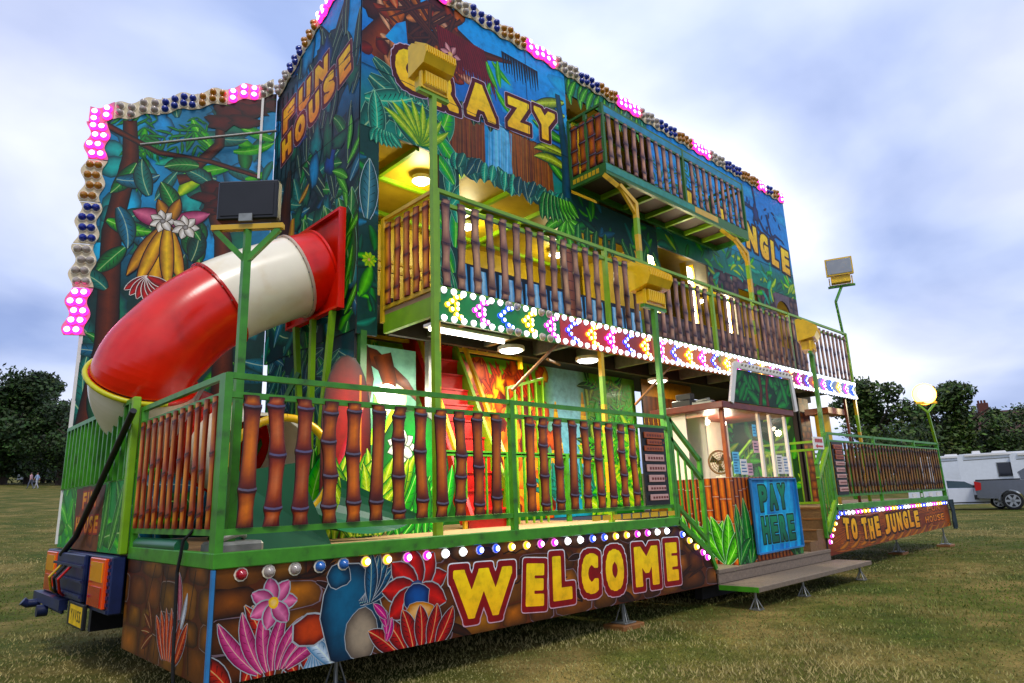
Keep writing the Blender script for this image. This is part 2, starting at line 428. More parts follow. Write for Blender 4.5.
        for off, colt, colb in layers:
            d = s.nxt(); s.k += 2
            for c, t0, t1, w in cells:
                wd_ = (t1-t0)*l; ri = min(ro, wd_*.22); tm = (t0+t1)/2; hh = h0+(h1-h0)*tm
                for q in field(c, wd_-2*ri, hh-2*ro, off*hm):
                    P = []; K = []
                    for x, y in q:
                        k = (t0*l+ri+x)/l; e = ro+y+w*hh
                        P.append((p0[0]+bx*k+ux*e+slant*e, p0[1]+by_*k+uy*e)); K.append(mixc(colb, colt, max(0, min(1, y/hh))))
                    s._f(P, K, d, noclip)
    def build(s, name, parent, mat='paint', **k): return s.mb.build(name, mat, parent, **k)
# ================================================================== THE RIDE
X, Y, Z = Vector((1, 0, 0)), Vector((0, 1, 0)), Vector((0, 0, 1))
G_D, G_M, G_L, G_Y = hx('#0c3820'), hx('#26903e'), hx('#64c83a'), hx('#c4d834')
T_D, T_M, T_L = hx('#06403c'), hx('#148070'), hx('#46bc9c')
SKY, SKYD, WHT = hx('#20a4f0'), hx('#1464c0'), hx('#e8eef0')
BR_D, BR_M, BR_L, ORG = hx('#1e0e08'), hx('#6a3416'), hx('#a8682c'), hx('#d88a2a')
MAR, YEL, YELD = hx('#8a0c10'), hx('#ffe21c'), hx('#e0a410')
PALE = hx('#a4aaac')

def dome_mesh(name, r, h, m, mcap=None, base='cream'):
    mb = MB(); mb.tube([(0, 0, -.001), (0, 0, .008)], r*1.22, 10, 0); mb.dome((0, 0, .008), (0, 0, 1), r, h, 9, 3, 1, 2 if mcap else None)
    return mesh_of(mb, name, [base, m]+([mcap] if mcap else []))
BULB = {}
def setup_bulbs():
    for k in ('pink', 'white', 'gold', 'magenta', 'blue'): BULB[k] = dome_mesh('lit_bulb', .032, .036, 'lit_'+k, 'hot_'+k)
    for k in ('clear', 'blue', 'amber', 'red', 'lightblue'): BULB['c_'+k] = dome_mesh('cabochon', .036, .045, 'cab_'+k)
    BULB['big_pink'] = dome_mesh('lit_cabochon', .046, .05, 'lit_pink', 'hot_pink', 'lit_pink')
    for k in ('clear', 'blue', 'amber'): BULB['b_'+k] = dome_mesh('cabochon', .046, .06, 'cab_'+k)
    BULB['small_white'] = dome_mesh('lit_bulb', .030, .03, 'lit_white', 'hot_white', 'whitep')
    for k in ('gold', 'magenta', 'blue'):
        mb = MB()
        for (u, v) in ((-.085, 0), (-.035, .04), (-.035, -.04), (.02, .085), (.02, -.085), (.075, .1), (.075, -.1), (.03, .02), (.03, -.025)):
            if k == 'blue' and (u, v) in ((.03, .02), (.03, -.025)): continue
            mb.dome((u, v, .004), (0, 0, 1), .028, .03, 8, 3, 0, 1)
        BULB['arrow_'+k] = mesh_of(mb, 'arrow_light', ['lit_'+k, 'hot_'+k])
ROT_FRONT = (pi/2, 0, 0)          # local +z looks along -y
ROT_END = (pi/2, 0, -pi/2)        # local +z looks along -x

# ------------------------------------------------------------------ bamboo slats
def slat_mesh(seed, w, h, pal, nodes=3):
    r = random.Random(seed); hi, mid, lo, ring = pal; kt = r.uniform(.8, 1.15); hi = tuple(c*kt for c in hi); mid = tuple(c*kt*r.uniform(.9, 1.1) for c in mid)
    nd = sorted([(i+.55+r.uniform(-.3, .3))/nodes for i in range(nodes)])
    nd = [min(.96, max(.06, q)) for q in nd]; nd[0] = min(nd[0], .16) if r.random() < .6 else nd[0]; nd[-1] = r.uniform(.9, .95)
    sw = [r.uniform(-.14, .14) for _ in range(nodes+2)]
    zs = sorted(set([0, 1]+[i/14 for i in range(15)]+[q+e for q in nd for e in (-.035, -.012, .012, .035)]))
    zs = [q for q in zs if 0 <= q <= 1]
    us = [-1, -.6, 0, .6, 1]; V = []; C = []
    for z in zs:
        d = min(abs(z-q) for q in nd); seg = sum(1 for q in nd if q < z)
        b = nd[seg-1] if seg else 0.; t = nd[seg] if seg < len(nd) else 1.; f = (z-b)/max(.05, t-b)
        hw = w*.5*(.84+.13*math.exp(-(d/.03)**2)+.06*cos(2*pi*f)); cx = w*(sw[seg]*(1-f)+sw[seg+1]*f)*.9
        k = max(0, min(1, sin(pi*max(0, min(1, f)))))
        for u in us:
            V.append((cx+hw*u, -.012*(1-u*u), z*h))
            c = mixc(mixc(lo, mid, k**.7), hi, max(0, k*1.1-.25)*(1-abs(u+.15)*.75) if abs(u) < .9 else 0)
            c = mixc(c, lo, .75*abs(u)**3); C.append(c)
    n = len(us); mb = MB()
    Fs = [(i*n+k, i*n+k+1, (i+1)*n+k+1, (i+1)*n+k) for i in range(len(zs)-1) for k in range(n-1)]
    mb.mesh(V, Fs, 0, True, C)
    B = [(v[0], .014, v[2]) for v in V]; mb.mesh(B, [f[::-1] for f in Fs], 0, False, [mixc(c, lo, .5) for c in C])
    for i in range(len(zs)-1):
        for k in (0, n-1):
            a, b2 = i*n+k, (i+1)*n+k
            q = [V[a], V[b2], B[b2], B[a]]; mb.face(q if k == 0 else q[::-1], 0, [lo]*4)
    for q in nd:                                   # pale painted ring at each joint
        i = min(range(len(zs)), key=lambda j: abs(zs[j]-q)); a = V[i*n]; e = V[i*n+n-1]
        pts = [(V[i*n+k][0], V[i*n+k][1]-.0025, q*h-.012*(1-us[k]**2)) for k in range(n)]
        for k in range(n-1):
            p, s2 = pts[k], pts[k+1]; mb.face([p, s2, (s2[0], s2[1], s2[2]+.014), (p[0], p[1], p[2]+.014)], 0, [ring]*4)
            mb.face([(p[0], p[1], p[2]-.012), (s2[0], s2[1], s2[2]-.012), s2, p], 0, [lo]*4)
    return mesh_of(mb, 'bamboo_slat', 'slatpaint')
PAL_RED = (hx('#ea8e34'), hx('#a8420f'), hx('#3c0806'), hx('#6a6474'))
PAL_PLUM = (hx('#d8906c'), hx('#a03a18'), hx('#4a0814'), hx('#6a6480'))
PAL_MAUVE = (hx('#dcb294'), hx('#a47a66'), hx('#584044'), hx('#3e2c36'))
PAL_ORANGE = (hx('#f8b03c'), hx('#d8761c'), hx('#7a2a10'), hx('#4a2818'))
PAL_OLIVE = (hx('#b88a30'), hx('#7a4c16'), hx('#3a1c08'), hx('#3a2a10'))

def railing(label, A, B, zb, zm, zt, posts, slats, meshes, slat_w, mat='green', balusters=(), bal_z=None, group='railings of the fun house', pw=.05, rw=.035, skip_top=False, extra_mid=None):
    A = Vector((*A, 0)); B = Vector((*B, 0)); d = B-A; L = d.length; dn = d/L
    ang = atan2(dn.y, dn.x)
    t = thing('railing', label, 'railing', (A.x, A.y, zb), group)
    P = lambda s, z: (A.x+dn.x*s, A.y+dn.y*s, z)
    for z, nm in ((zt, 'top_rail'), (zm, 'middle_rail'), (zb, 'bottom_rail')):
        m = MB(); m.bar(P(0, z), P(L, z), rw, rw*1.1); m.build(nm, mat, t)
    for s in posts:
        m = MB(); m.bar(P(s, zb-(.15 if zb > .5 else 0)), P(s, zt+.012), pw, pw, up=(dn.x, dn.y, 0)); m.build('post', mat, t)
    nx = Vector((dn.y, -dn.x, 0))
    for i, s in enumerate(slats):
        me = meshes[i % len(meshes)]; p = Vector(P(s, zb+rw*.6))+nx*(rw*.5+.012)
        inst(me, 'bamboo_slat', t, p, (0, 0, ang))
    bz = bal_z or (zb, zm)
    for s in balusters:
        m = MB(); m.bar(P(s, bz[0]), P(s, bz[1]), .018, .018, up=(dn.x, dn.y, 0)); m.build('baluster', mat, t)
    return t

# ------------------------------------------------------------------ front decks
def decks():
    # left deck
    t = thing('stage_deck', 'long raised front deck carrying the WELCOME board along its skirt', 'stage deck', (2.5, .7, .9), 'front decks')
    m = MB(); m.box((.03, .03, .955), (5.0, 3.85, 1.0)); m.build('deck_floor', 'deckfloor', t)
    m = MB(); m.box((0, 0, .935), (5.02, .06, 1.03), bev=.006); m.bar((5.0, .03, .985), (5.60, .03, .60), .06, .06); m.bar((5.6, .03, .6), (5.7, .03, .42), .05, .05)
    m.box((0, .061, .935), (.05, 1.86, 1.03), bev=.006); m.build('edge_beam', 'green', t)
    m = MB(); m.box((.1, .3, .5), (5.0, .4, .9)); m.box((.1, 1.2, .5), (5.0, 1.3, .9)); m.build('under_frame', 'dark', t)
    # painted skirt
    mu = Mural((0, .03, 0), X, Z, -Y)
    poly = [(.015, .276), (5.70, .25), (5.69, .40), (5.56, .60), (4.99, .933), (.015, .933)]
    mu.board(poly, BR_D, .02, lambda u, v: mixc(BR_D, BR_M, .25+.5*abs(sin(u*3.1))))
    mu.rocks(0, .25, 5.8, .95, .36, hx('#5a2a10'), hx('#b4702c'), hx('#140806'), hx('#7a6a70'))
    for _ in range(40):
        u, v = rng.uniform(0, 5.6), rng.uniform(.3, .9); mu.leaf(u, v, rng.uniform(.15, .4), rng.uniform(.03, .09), rng.uniform(-.6, .6), jit(hx('#3a1a0c')), hx('#140806'), rng.uniform(-.8, .8), hx('#8a7a7c') if rng.random() < .25 else None, .004, vein=False)
    for _ in range(16):
        u, v = rng.uniform(0, 5.6), rng.uniform(.3, .9); P = [(u+k*.07, v+rng.uniform(-.035, .035)) for k in range(5)]
        mu.strip(P, [.012]*5, hx('#180a08'))
    # airbrushed plants in the places of the painted figures
    for k in range(9):
        u = .06+k*.085; mu.leaf(u, .24, rng.uniform(.3, .55), .12, pi/2+rng.uniform(-.7, .7), hx('#d02a14'), hx('#2a0808'), .6, PALE, .006)
    for k in range(7): mu.leaf(.32+k*.03, .3, .42-.02*k, .09, pi/2+.9-.3*k, hx('#d87aa0'), hx('#8a3a5a'), -.5, PALE, .005)
    mu.flower(.40, .70, .16, 7, hx('#e89ab8'), hx('#a04a70'), hx('#f0c040'), PALE)
    for k in range(8): mu.leaf(.62+.03*k, .25, .33, .10, pi/2-.9+.22*k, hx('#d8e4ec'), hx('#4a7a9a'), .4, PALE, .004)
    mu.blob(.66, .50, .12, .10, hx('#d04a1c'), hx('#5a0c0a'), .12, ol=PALE)
    mu.blob(.96, .56, .24, .34, hx('#3a6a86'), hx('#0a1c30'), .1, ol=PALE, olw=.008, hot=(-.3, .4))
    mu.blob(.86, .82, .09, .08, hx('#3a6a86'), hx('#10263a'), .1, ol=PALE, olw=.006)
    mu.blob(1.04, .42, .12, .17, hx('#a89a86'), hx('#5a5048'), .1, ol=PALE, olw=.005)
    for k in range(5): mu.leaf(1.02+.02*k, .62, .34, .10, .35+.28*k, hx('#3a6a8a'), hx('#0c2034'), .2, PALE, .005)
    mu.flower(1.50, .66, .30, 9, hx('#d81c14'), hx('#5a0610'), hx('#1c3a6a'), PALE, .3)
    mu.blob(1.50, .60, .12, .10, hx('#2a5a9a'), hx('#0c1c4a'), .1, ol=PALE, olw=.005)
    mu.blob(1.53, .50, .13, .07, hx('#f0c898'), hx('#b0703a'), .1, ol=PALE, olw=.004)
    for k in range(6): mu.leaf(1.33+.07*k, .25, .30, .13, pi/2+.8-.3*k, hx('#c81c1c'), hx('#4a0610'), .3, PALE, .005)
    for k in range(4): mu.leaf(1.24, .34+.05*k, .16, .06, 1.2+.35*k, hx('#e05aa0'), hx('#8a1c5a'), .2, PALE, .004)
    lay = [(.205, WHT, hx('#c8a8b0')), (.185, MAR, hx('#8a0c10')), (.075, YEL, hx('#fcc010'))]
    sp = [('W', 1.80, .335, 2.50, .775), ('E', 2.585, .345, 2.87, .76), ('L', 2.925, .34, 3.25, .79), ('C', 3.31, .355, 3.62, .785), ('O', 3.665, .335, 4.02, .795), ('M', 4.13, .325, 4.61, .785), ('E', 4.69, .325, 4.96, .79)]
    for ch, u0, v0, u1, v1 in sp:
        mu.letters(ch, (u0, v0+.02), (u1, v0+rng.uniform(-.01, .02)), v1-v0, v1-v0, lay)
    sk = mu.build('skirt_board', t); sk['label'] = 'brown rock painted skirt reading WELCOME'
    xs = [.18+.1765*i for i in range(27)]
    cols = ['c_red', 'c_clear', 'c_clear', 'c_lightblue', 'c_lightblue', 'gold', 'gold', 'magenta', 'magenta']+['white', 'white', 'blue', 'blue', 'gold', 'gold', 'magenta', 'magenta']*3
    for x, c in zip(xs, cols): inst(BULB[c], 'bulb', t, (x, .028, .893), ROT_FRONT)
    for (x, z), c in zip([(5.06, .84), (5.19, .765), (5.32, .69), (5.44, .62), (5.53, .56)], ['blue', 'gold', 'gold', 'magenta', 'magenta']): inst(BULB[c], 'bulb', t, (x, .028, z), ROT_FRONT)
    # end skirt
    mu = Mural((0.012, 1.86, 0), -Y, Z, -X)
    mu.board([(0, .276), (1.835, .276), (1.835, .933), (0, .933)], BR_M, .02, lambda u, v: mixc(BR_M, BR_D, .4))
    mu.rocks(0, .25, 1.85, .95, .34, hx('#7a4418'), hx('#a8702e'), hx('#22100a'), hx('#8a7a70'))
    for k in range(6):
        u = rng.uniform(.1, 1.7); mu.strip([(u, .3), (u+rng.uniform(-.1, .1), .6), (u+rng.uniform(-.1, .1), .92)], [.014, .01, .014], hx('#1c0c08'))
    for k in range(7): mu.leaf(1.02+.04*k, .33, .33, .11, pi/2+.6-.22*k, hx('#e0502a'), hx('#5a1410'), .2, PALE, .005)
    mu.leaf(1.3, .6, .3, .09, pi/2+.1, hx('#d88a9a'), hx('#7a3040'), .3, PALE, .006); mu.leaf(1.33, .55, .24, .06, pi/2-.5, hx('#d8dce0'), hx('#8a8a90'), .3, PALE, .005)
    for k in range(4): mu.leaf(.75, .45, .25, .08, 2.0+.5*k, hx('#8a3a1c'), hx('#3a140a'), .3)
    mu.build('end_skirt_board', t)
    m = MB(); m.box((-.003, -.003, .28), (.016, .027, .932)); m.build('corner_strip', 'bluepaint', t)
    # yellow ventilation strip under the rail by the steps
    for k in range(9):
        m = MB(); m.box((3.55+k*.16, .005, 1.052), (3.66+k*.16, .02, 1.10)); m.build('reflector_tile', 'yellow', t)
    # steps down to the entrance, left side
    m = MB()
    for k in range(3): m.box((5.0+.23*k, .07, .40), (5.225+.23*k, 1.3, .85-.15*k))
    m.build('side_step', 'tread', t)
    for x, y in ((1.0, .3), (4.1, .16)): jack(x, y, .55, 'steel jack stand propping the WELCOME deck %s' % ('near its left corner' if x < 2 else 'below the letter O'))
    # right deck
    t = thing('stage_deck', 'raised front deck right of the booth with the TO THE JUNGLE skirt', 'stage deck', (12.3, .7, .9), 'front decks')
    m = MB(); m.box((9.35, .03, .955), (15.2, 1.9, 1.0)); m.build('deck_floor', 'deckfloor', t)
    m = MB(); m.box((9.3, 0, .935), (15.22, .06, 1.03), bev=.006); m.bar((9.36, .03, .985), (8.95, .03, .62), .06, .06); m.build('edge_beam', 'green', t)
    m = MB(); m.box((9.4, .5, .5), (15.1, .6, .9)); m.build('under_frame', 'dark', t)
    mu = Mural((0, .03, 0), X, Z, -Y)
    poly = [(8.86, .30), (15.22, .42), (15.22, .933), (9.36, .933), (8.9, .57)]
    mu.board(poly, BR_M, .02, lambda u, v: mixc(hx('#6a2410'), hx('#a8561c'), .5+.5*sin(u*2.3+v*9)))
    for k in range(90):
        u = rng.uniform(8.8, 15.2); v = rng.uniform(.3, .93); mu.leaf(u, v, rng.uniform(.3, .9), .04, rng.uniform(-.12, .15), jit(hx('#b8642a')), hx('#4a160a'), rng.uniform(-.3, .3), vein=False)
    for k in range(14):
        u = 9.3+k*.42; mu.leaf(u, .36+.02*rng.random(), .5, .10, .1, hx('#c87a2a'), hx('#5a1c0a'), .5, hx('#9a7a60'), .005, vein=False)
    lay = [(.16, hx('#3a1206'), hx('#2a0c06')), (.07, hx('#fcc818'), hx('#f09810'))]
    mu.strip([(9.5, .87), (10.4, .82), (11.4, .86), (12.6, .90), (13.4, .84)], [.02]*5, hx('#b88a80'))
    for w, a, b, h0, h1 in (('TO', (9.52, .50), (10.08, .46), .36, .36), ('THE', (10.28, .42), (11.1, .44), .38, .36), ('JUNGLE', (11.3, .46), (13.2, .50), .36, .34)):
        mu.letters(w, a, b, h0, h1, lay, wob=.06, gap=.14)
    mu.letters('FUN', (13.75, .74), (14.6, .75), .15, .15, [(.16, hx('#4a1408'), hx('#4a1408')), (.04, hx('#f09a20'), hx('#d06a10'))])
    mu.letters('HOUSE', (13.55, .53), (14.8, .55), .15, .15, [(.16, hx('#4a1408'), hx('#4a1408')), (.04, hx('#f09a20'), hx('#d06a10'))])
    sk = mu.build('skirt_board', t); sk['label'] = 'orange brown painted skirt reading TO THE JUNGLE FUN HOUSE'
    cyc = ['blue', 'blue', 'white', 'white', 'magenta', 'magenta', 'gold', 'gold']
    for i in range(34): inst(BULB[cyc[i % 8]], 'bulb', t, (9.46+.168*i, .028, .89), ROT_FRONT)
    for k, (x, z) in enumerate([(9.32, .84), (9.21, .75), (9.11, .67), (9.02, .585), (8.94, .50)]): inst(BULB[['blue', 'gold', 'gold', 'magenta', 'magenta'][k]], 'bulb', t, (x, .028, z), ROT_FRONT)
    for k in range(4):
        m = MB(); m.box((13.0+k*.5, .006, 1.045), (13.22+k*.5, .02, 1.115)); m.build('reflector_tile', 'whitep', t)
    jack(12.9, .4, .5, 'steel jack stand under the middle of the TO THE JUNGLE deck'); jack(15.0, .15, .5, 'steel jack stand under the far right end of the deck')
    m = MB(); random.seed(2)
    for k in range(5):
        x = 15.12+.03*k; m.tube([(x, -.02-.01*k, .95), (x+.03, -.05, .7), (x+.02*k, -.04, .5-.03*k), (x+.04, -.03, .36)], .022, 7)
    tag(m.build('cable_bundle', 'darkcloth'), 'dark bundled cables hanging from the far corner of the right deck', 'cable')

def jack(x, y, h, label):
    t = thing('jack_stand', label, 'jack stand', (x, y, 0), 'jack stands under the decks')
    m = MB(); m.box((x-.17, y-.13, -.01), (x+.17, y+.13, .045), bev=.006); m.build('packing_block', 'brassbrown', t)
    m = MB(); m.box((x-.09, y-.09, .046), (x+.09, y+.09, .06), bev=.003); m.build('base_plate', 'galv', t)
    m = MB(); m.tube([(x, y, .06), (x, y, h)], .016, 8)
    for a in (0, 2.1, 4.2): m.tube([(x+.08*cos(a), y+.08*sin(a), .06), (x, y, h*.5)], .007, 6)
    m.build('screw_post', 'galv', t)
    m = MB(); m.box((x-.05, y-.05, h), (x+.05, y+.05, h+.02)); m.build('top_plate', 'galv', t)

def deck_rails():
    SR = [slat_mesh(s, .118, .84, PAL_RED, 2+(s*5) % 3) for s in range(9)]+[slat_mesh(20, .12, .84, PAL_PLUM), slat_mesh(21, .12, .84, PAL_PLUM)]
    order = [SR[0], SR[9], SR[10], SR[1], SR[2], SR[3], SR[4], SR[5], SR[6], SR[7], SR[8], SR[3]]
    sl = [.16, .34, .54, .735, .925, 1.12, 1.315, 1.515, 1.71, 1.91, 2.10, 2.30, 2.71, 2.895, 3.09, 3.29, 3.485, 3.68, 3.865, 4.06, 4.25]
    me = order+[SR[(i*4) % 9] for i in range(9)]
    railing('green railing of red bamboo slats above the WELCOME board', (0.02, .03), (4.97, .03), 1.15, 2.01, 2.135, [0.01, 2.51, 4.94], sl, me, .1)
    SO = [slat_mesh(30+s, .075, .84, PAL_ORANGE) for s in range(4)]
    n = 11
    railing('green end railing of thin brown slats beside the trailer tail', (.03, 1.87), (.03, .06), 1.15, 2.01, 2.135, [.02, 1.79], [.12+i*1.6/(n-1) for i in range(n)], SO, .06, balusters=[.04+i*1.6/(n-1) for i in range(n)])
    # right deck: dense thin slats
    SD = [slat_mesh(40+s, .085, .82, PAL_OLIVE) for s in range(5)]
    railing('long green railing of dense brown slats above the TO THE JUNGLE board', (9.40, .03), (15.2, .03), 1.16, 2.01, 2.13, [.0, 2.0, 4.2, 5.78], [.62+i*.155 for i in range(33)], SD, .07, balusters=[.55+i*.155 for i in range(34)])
    railing('end railing at the far right edge of the right deck', (15.2, .06), (15.2, 1.85), 1.16, 2.01, 2.13, [.0, 1.78], [.1+i*.155 for i in range(11)], SD, .07)
    railing('back railing along the rear of the right deck', (12.4, 1.87), (15.17, 1.87), 1.16, 2.01, 2.13, [.0, 2.75], [.1+i*.17 for i in range(15)], SD, .07)
    # sloping handrails of the two stairs
    t = thing('stair_handrail', 'green sloping handrail between the WELCOME deck and the booth', 'handrail', (5.3, .03, 1.5), 'stair handrails')
    for dz, nm in ((0, 'top_rail'), (-.22, 'middle_rail')):
        m = MB(); m.bar((5.0, .03, 2.12+dz), (5.58, .03, 1.66+dz*1.0), .045, .045); m.build(nm, 'green', t)
    m = MB(); m.bar((5.0, .03, 1.18), (5.58, .03, .74), .04, .04); m.build('bottom_rail', 'green', t)
    m = MB(); m.bar((5.58, .03, .56), (5.58, .03, 1.68), .045, .045, up=(1, 0, 0)); m.build('post', 'green', t)
    m = MB(); m.bar((5.02, .03, .98), (5.02, .03, 2.14), .045, .045, up=(1, 0, 0)); m.build('post', 'green', t)
    for k in range(3):
        x = 5.14+.13*k; m = MB(); m.bar((x, .03, 1.18-(x-5)*.75), (x, .03, 1.9-(x-5)*.79), .02, .02, up=(1, 0, 0)); m.build('baluster', 'green', t)
    t = thing('stair_handrail', 'green sloping handrail climbing to the TO THE JUNGLE deck', 'handrail', (9.1, .03, 1.5), 'stair handrails')
    for dz, nm in ((0, 'top_rail'), (-.2, 'middle_rail')):
        m = MB(); m.bar((9.38, .03, 2.12+dz), (8.86, .03, 1.62+dz), .05, .05); m.build(nm, 'lime' if dz else 'green', t)
    m = MB(); m.bar((9.38, .03, 1.1), (8.9, .03, .66), .05, .05); m.build('bottom_rail', 'lime', t)
    for x in (8.88, 9.36): m = MB(); m.bar((x, .03, .56 if x < 9 else .98), (x, .03, 1.64 if x < 9 else 2.13), .045, .045, up=(1, 0, 0)); m.build('post', 'green', t)
    for k in range(4):
        x = 8.97+.095*k; m = MB(); m.bar((x, .03, .75+(x-8.9)*.9), (x, .03, 1.45+(x-8.86)*.96), .02, .02, up=(1, 0, 0)); m.build('baluster', 'green', t)
    t = thing('stair_handrail', 'second green handrail on the inner side of the right stairs', 'handrail', (9.1, 1.3, 1.5), 'stair handrails')
    for dz, nm in ((0, 'top_rail'), (-.2, 'middle_rail')):
        m = MB(); m.bar((9.38, 1.3, 2.12+dz), (8.3, 1.3, 1.5+dz), .045, .045); m.build(nm, 'lime', t)
    for k in range(7):
        x = 8.35+.15*k; m = MB(); m.bar((x, 1.3, .5+(x-8.3)*.5), (x, 1.3, 1.5+(x-8.3)*.57), .02, .02, up=(1, 0, 0)); m.build('baluster', 'lime', t)
    # notice boards hung in the rails
    for x, lab in ((4.42, 'black notice board with stacked pink planks at the end of the WELCOME railing'), (9.46, 'notice board with pale planks at the start of the right railing')):
        t = thing('notice_board', lab, 'notice board', (x+.22, .02, 1.6), 'rules boards on the railings')
        w = .44; m = MB(); m.box((x, .0, 1.17), (x+w, .014, 2.0)); m.build('backing', 'black', t)
        z = 1.22; k = 0
        while z < 1.95:
            h = rng.uniform(.055, .08); top = z > 1.72
            dx = rng.uniform(0, .06); m = MB(); m.box((x+.03+dx, -.018, z), (x+w-.03-rng.uniform(0, .06), -.002, z+h), 0, .004)
            for q in range(6):
                u = x+.07+dx+q*.048; m.box((u, -.0205, z+h*.3), (u+.03, -.0181, z+h*.3+h*.35), 1)
            m.build('plank', ['orangewood' if top else 'pinkplank', 'brownboard'], t); z += h+(.012 if top else .035)
    t = thing('direction_sign', 'small white sign with a red arrow on the right stair rail', 'sign', (8.9, -.0, 1.95))
    m = MB(); m.box((8.74, -.03, 1.86), (9.1, -.01, 2.05), bev=.004); m.build('panel', 'whitep', t)
    m = MB(); m.box((8.86, -.034, 1.895), (9.05, -.031, 1.92)); m.prism([(8.86, -.034, 1.875), (8.86, -.034, 1.94), (8.79, -.034, 1.9075)], (0, .003, 0))
    for q in range(5): m.box((8.79+q*.055, -.034, 1.965), (8.83+q*.055, -.031, 2.02))
    m.build('arrow', 'redpaint', t)

def entrance():
    t = thing('entrance_platform', 'low entrance platform in front of the pay booth', 'platform', (7.3, .7, .2))
    m = MB(); m.box((5.72, .0, .36), (8.88, 2.0, .405), bev=.004); m.build('tread_plate', 'tread', t)
    m = MB(); m.box((5.72, .012, .25), (8.88, .03, .359)); m.build('riser', 'tread', t)
    m = MB(); m.box((5.8, .3, .05), (8.8, .4, .35)); m.build('under_frame', 'dark', t)
    t = thing('entrance_step', 'lone chequer plate step standing on the grass before the platform', 'step', (7.3, -.27, .24))
    m = MB(); m.box((5.66, -.50, .195), (9.0, -.005, .25), bev=.004); m.build('tread_plate', 'tread', t)
    m = MB(); m.box((5.652, -.50, .195), (5.6595, -.02, .25)); m.build('edge_trim', ['green'], t)
    for x in (5.75, 6.95, 8.8):
        m = MB(); m.box((x-.06, -.46, .002), (x+.06, -.34, .015))
        for a in range(4): m.tube([(x+.07*cos(a*pi/2+.8), -.4+.07*sin(a*pi/2+.8), .012), (x, -.4, .14)], .008, 6)
        m.tube([(x, -.4, .1), (x, -.4, .195)], .018, 8); m.build('leg', 'galv', t)
    t = thing('staircase', 'brown staircase climbing right from the booth to the right deck', 'stairs', (8.8, .7, .7))
    for k in range(4):
        m = MB(); x = 8.35+.27*k; m.box((x, .06, .405), (x+.268, 1.28, .54+.15*k)); m.build('step', 'treadbrown', t)
        m = MB(); m.box((x-.008, .06, .525+.15*k), (x+.03, 1.281, .546+.15*k)); m.build('nosing', 'brassbrown', t)

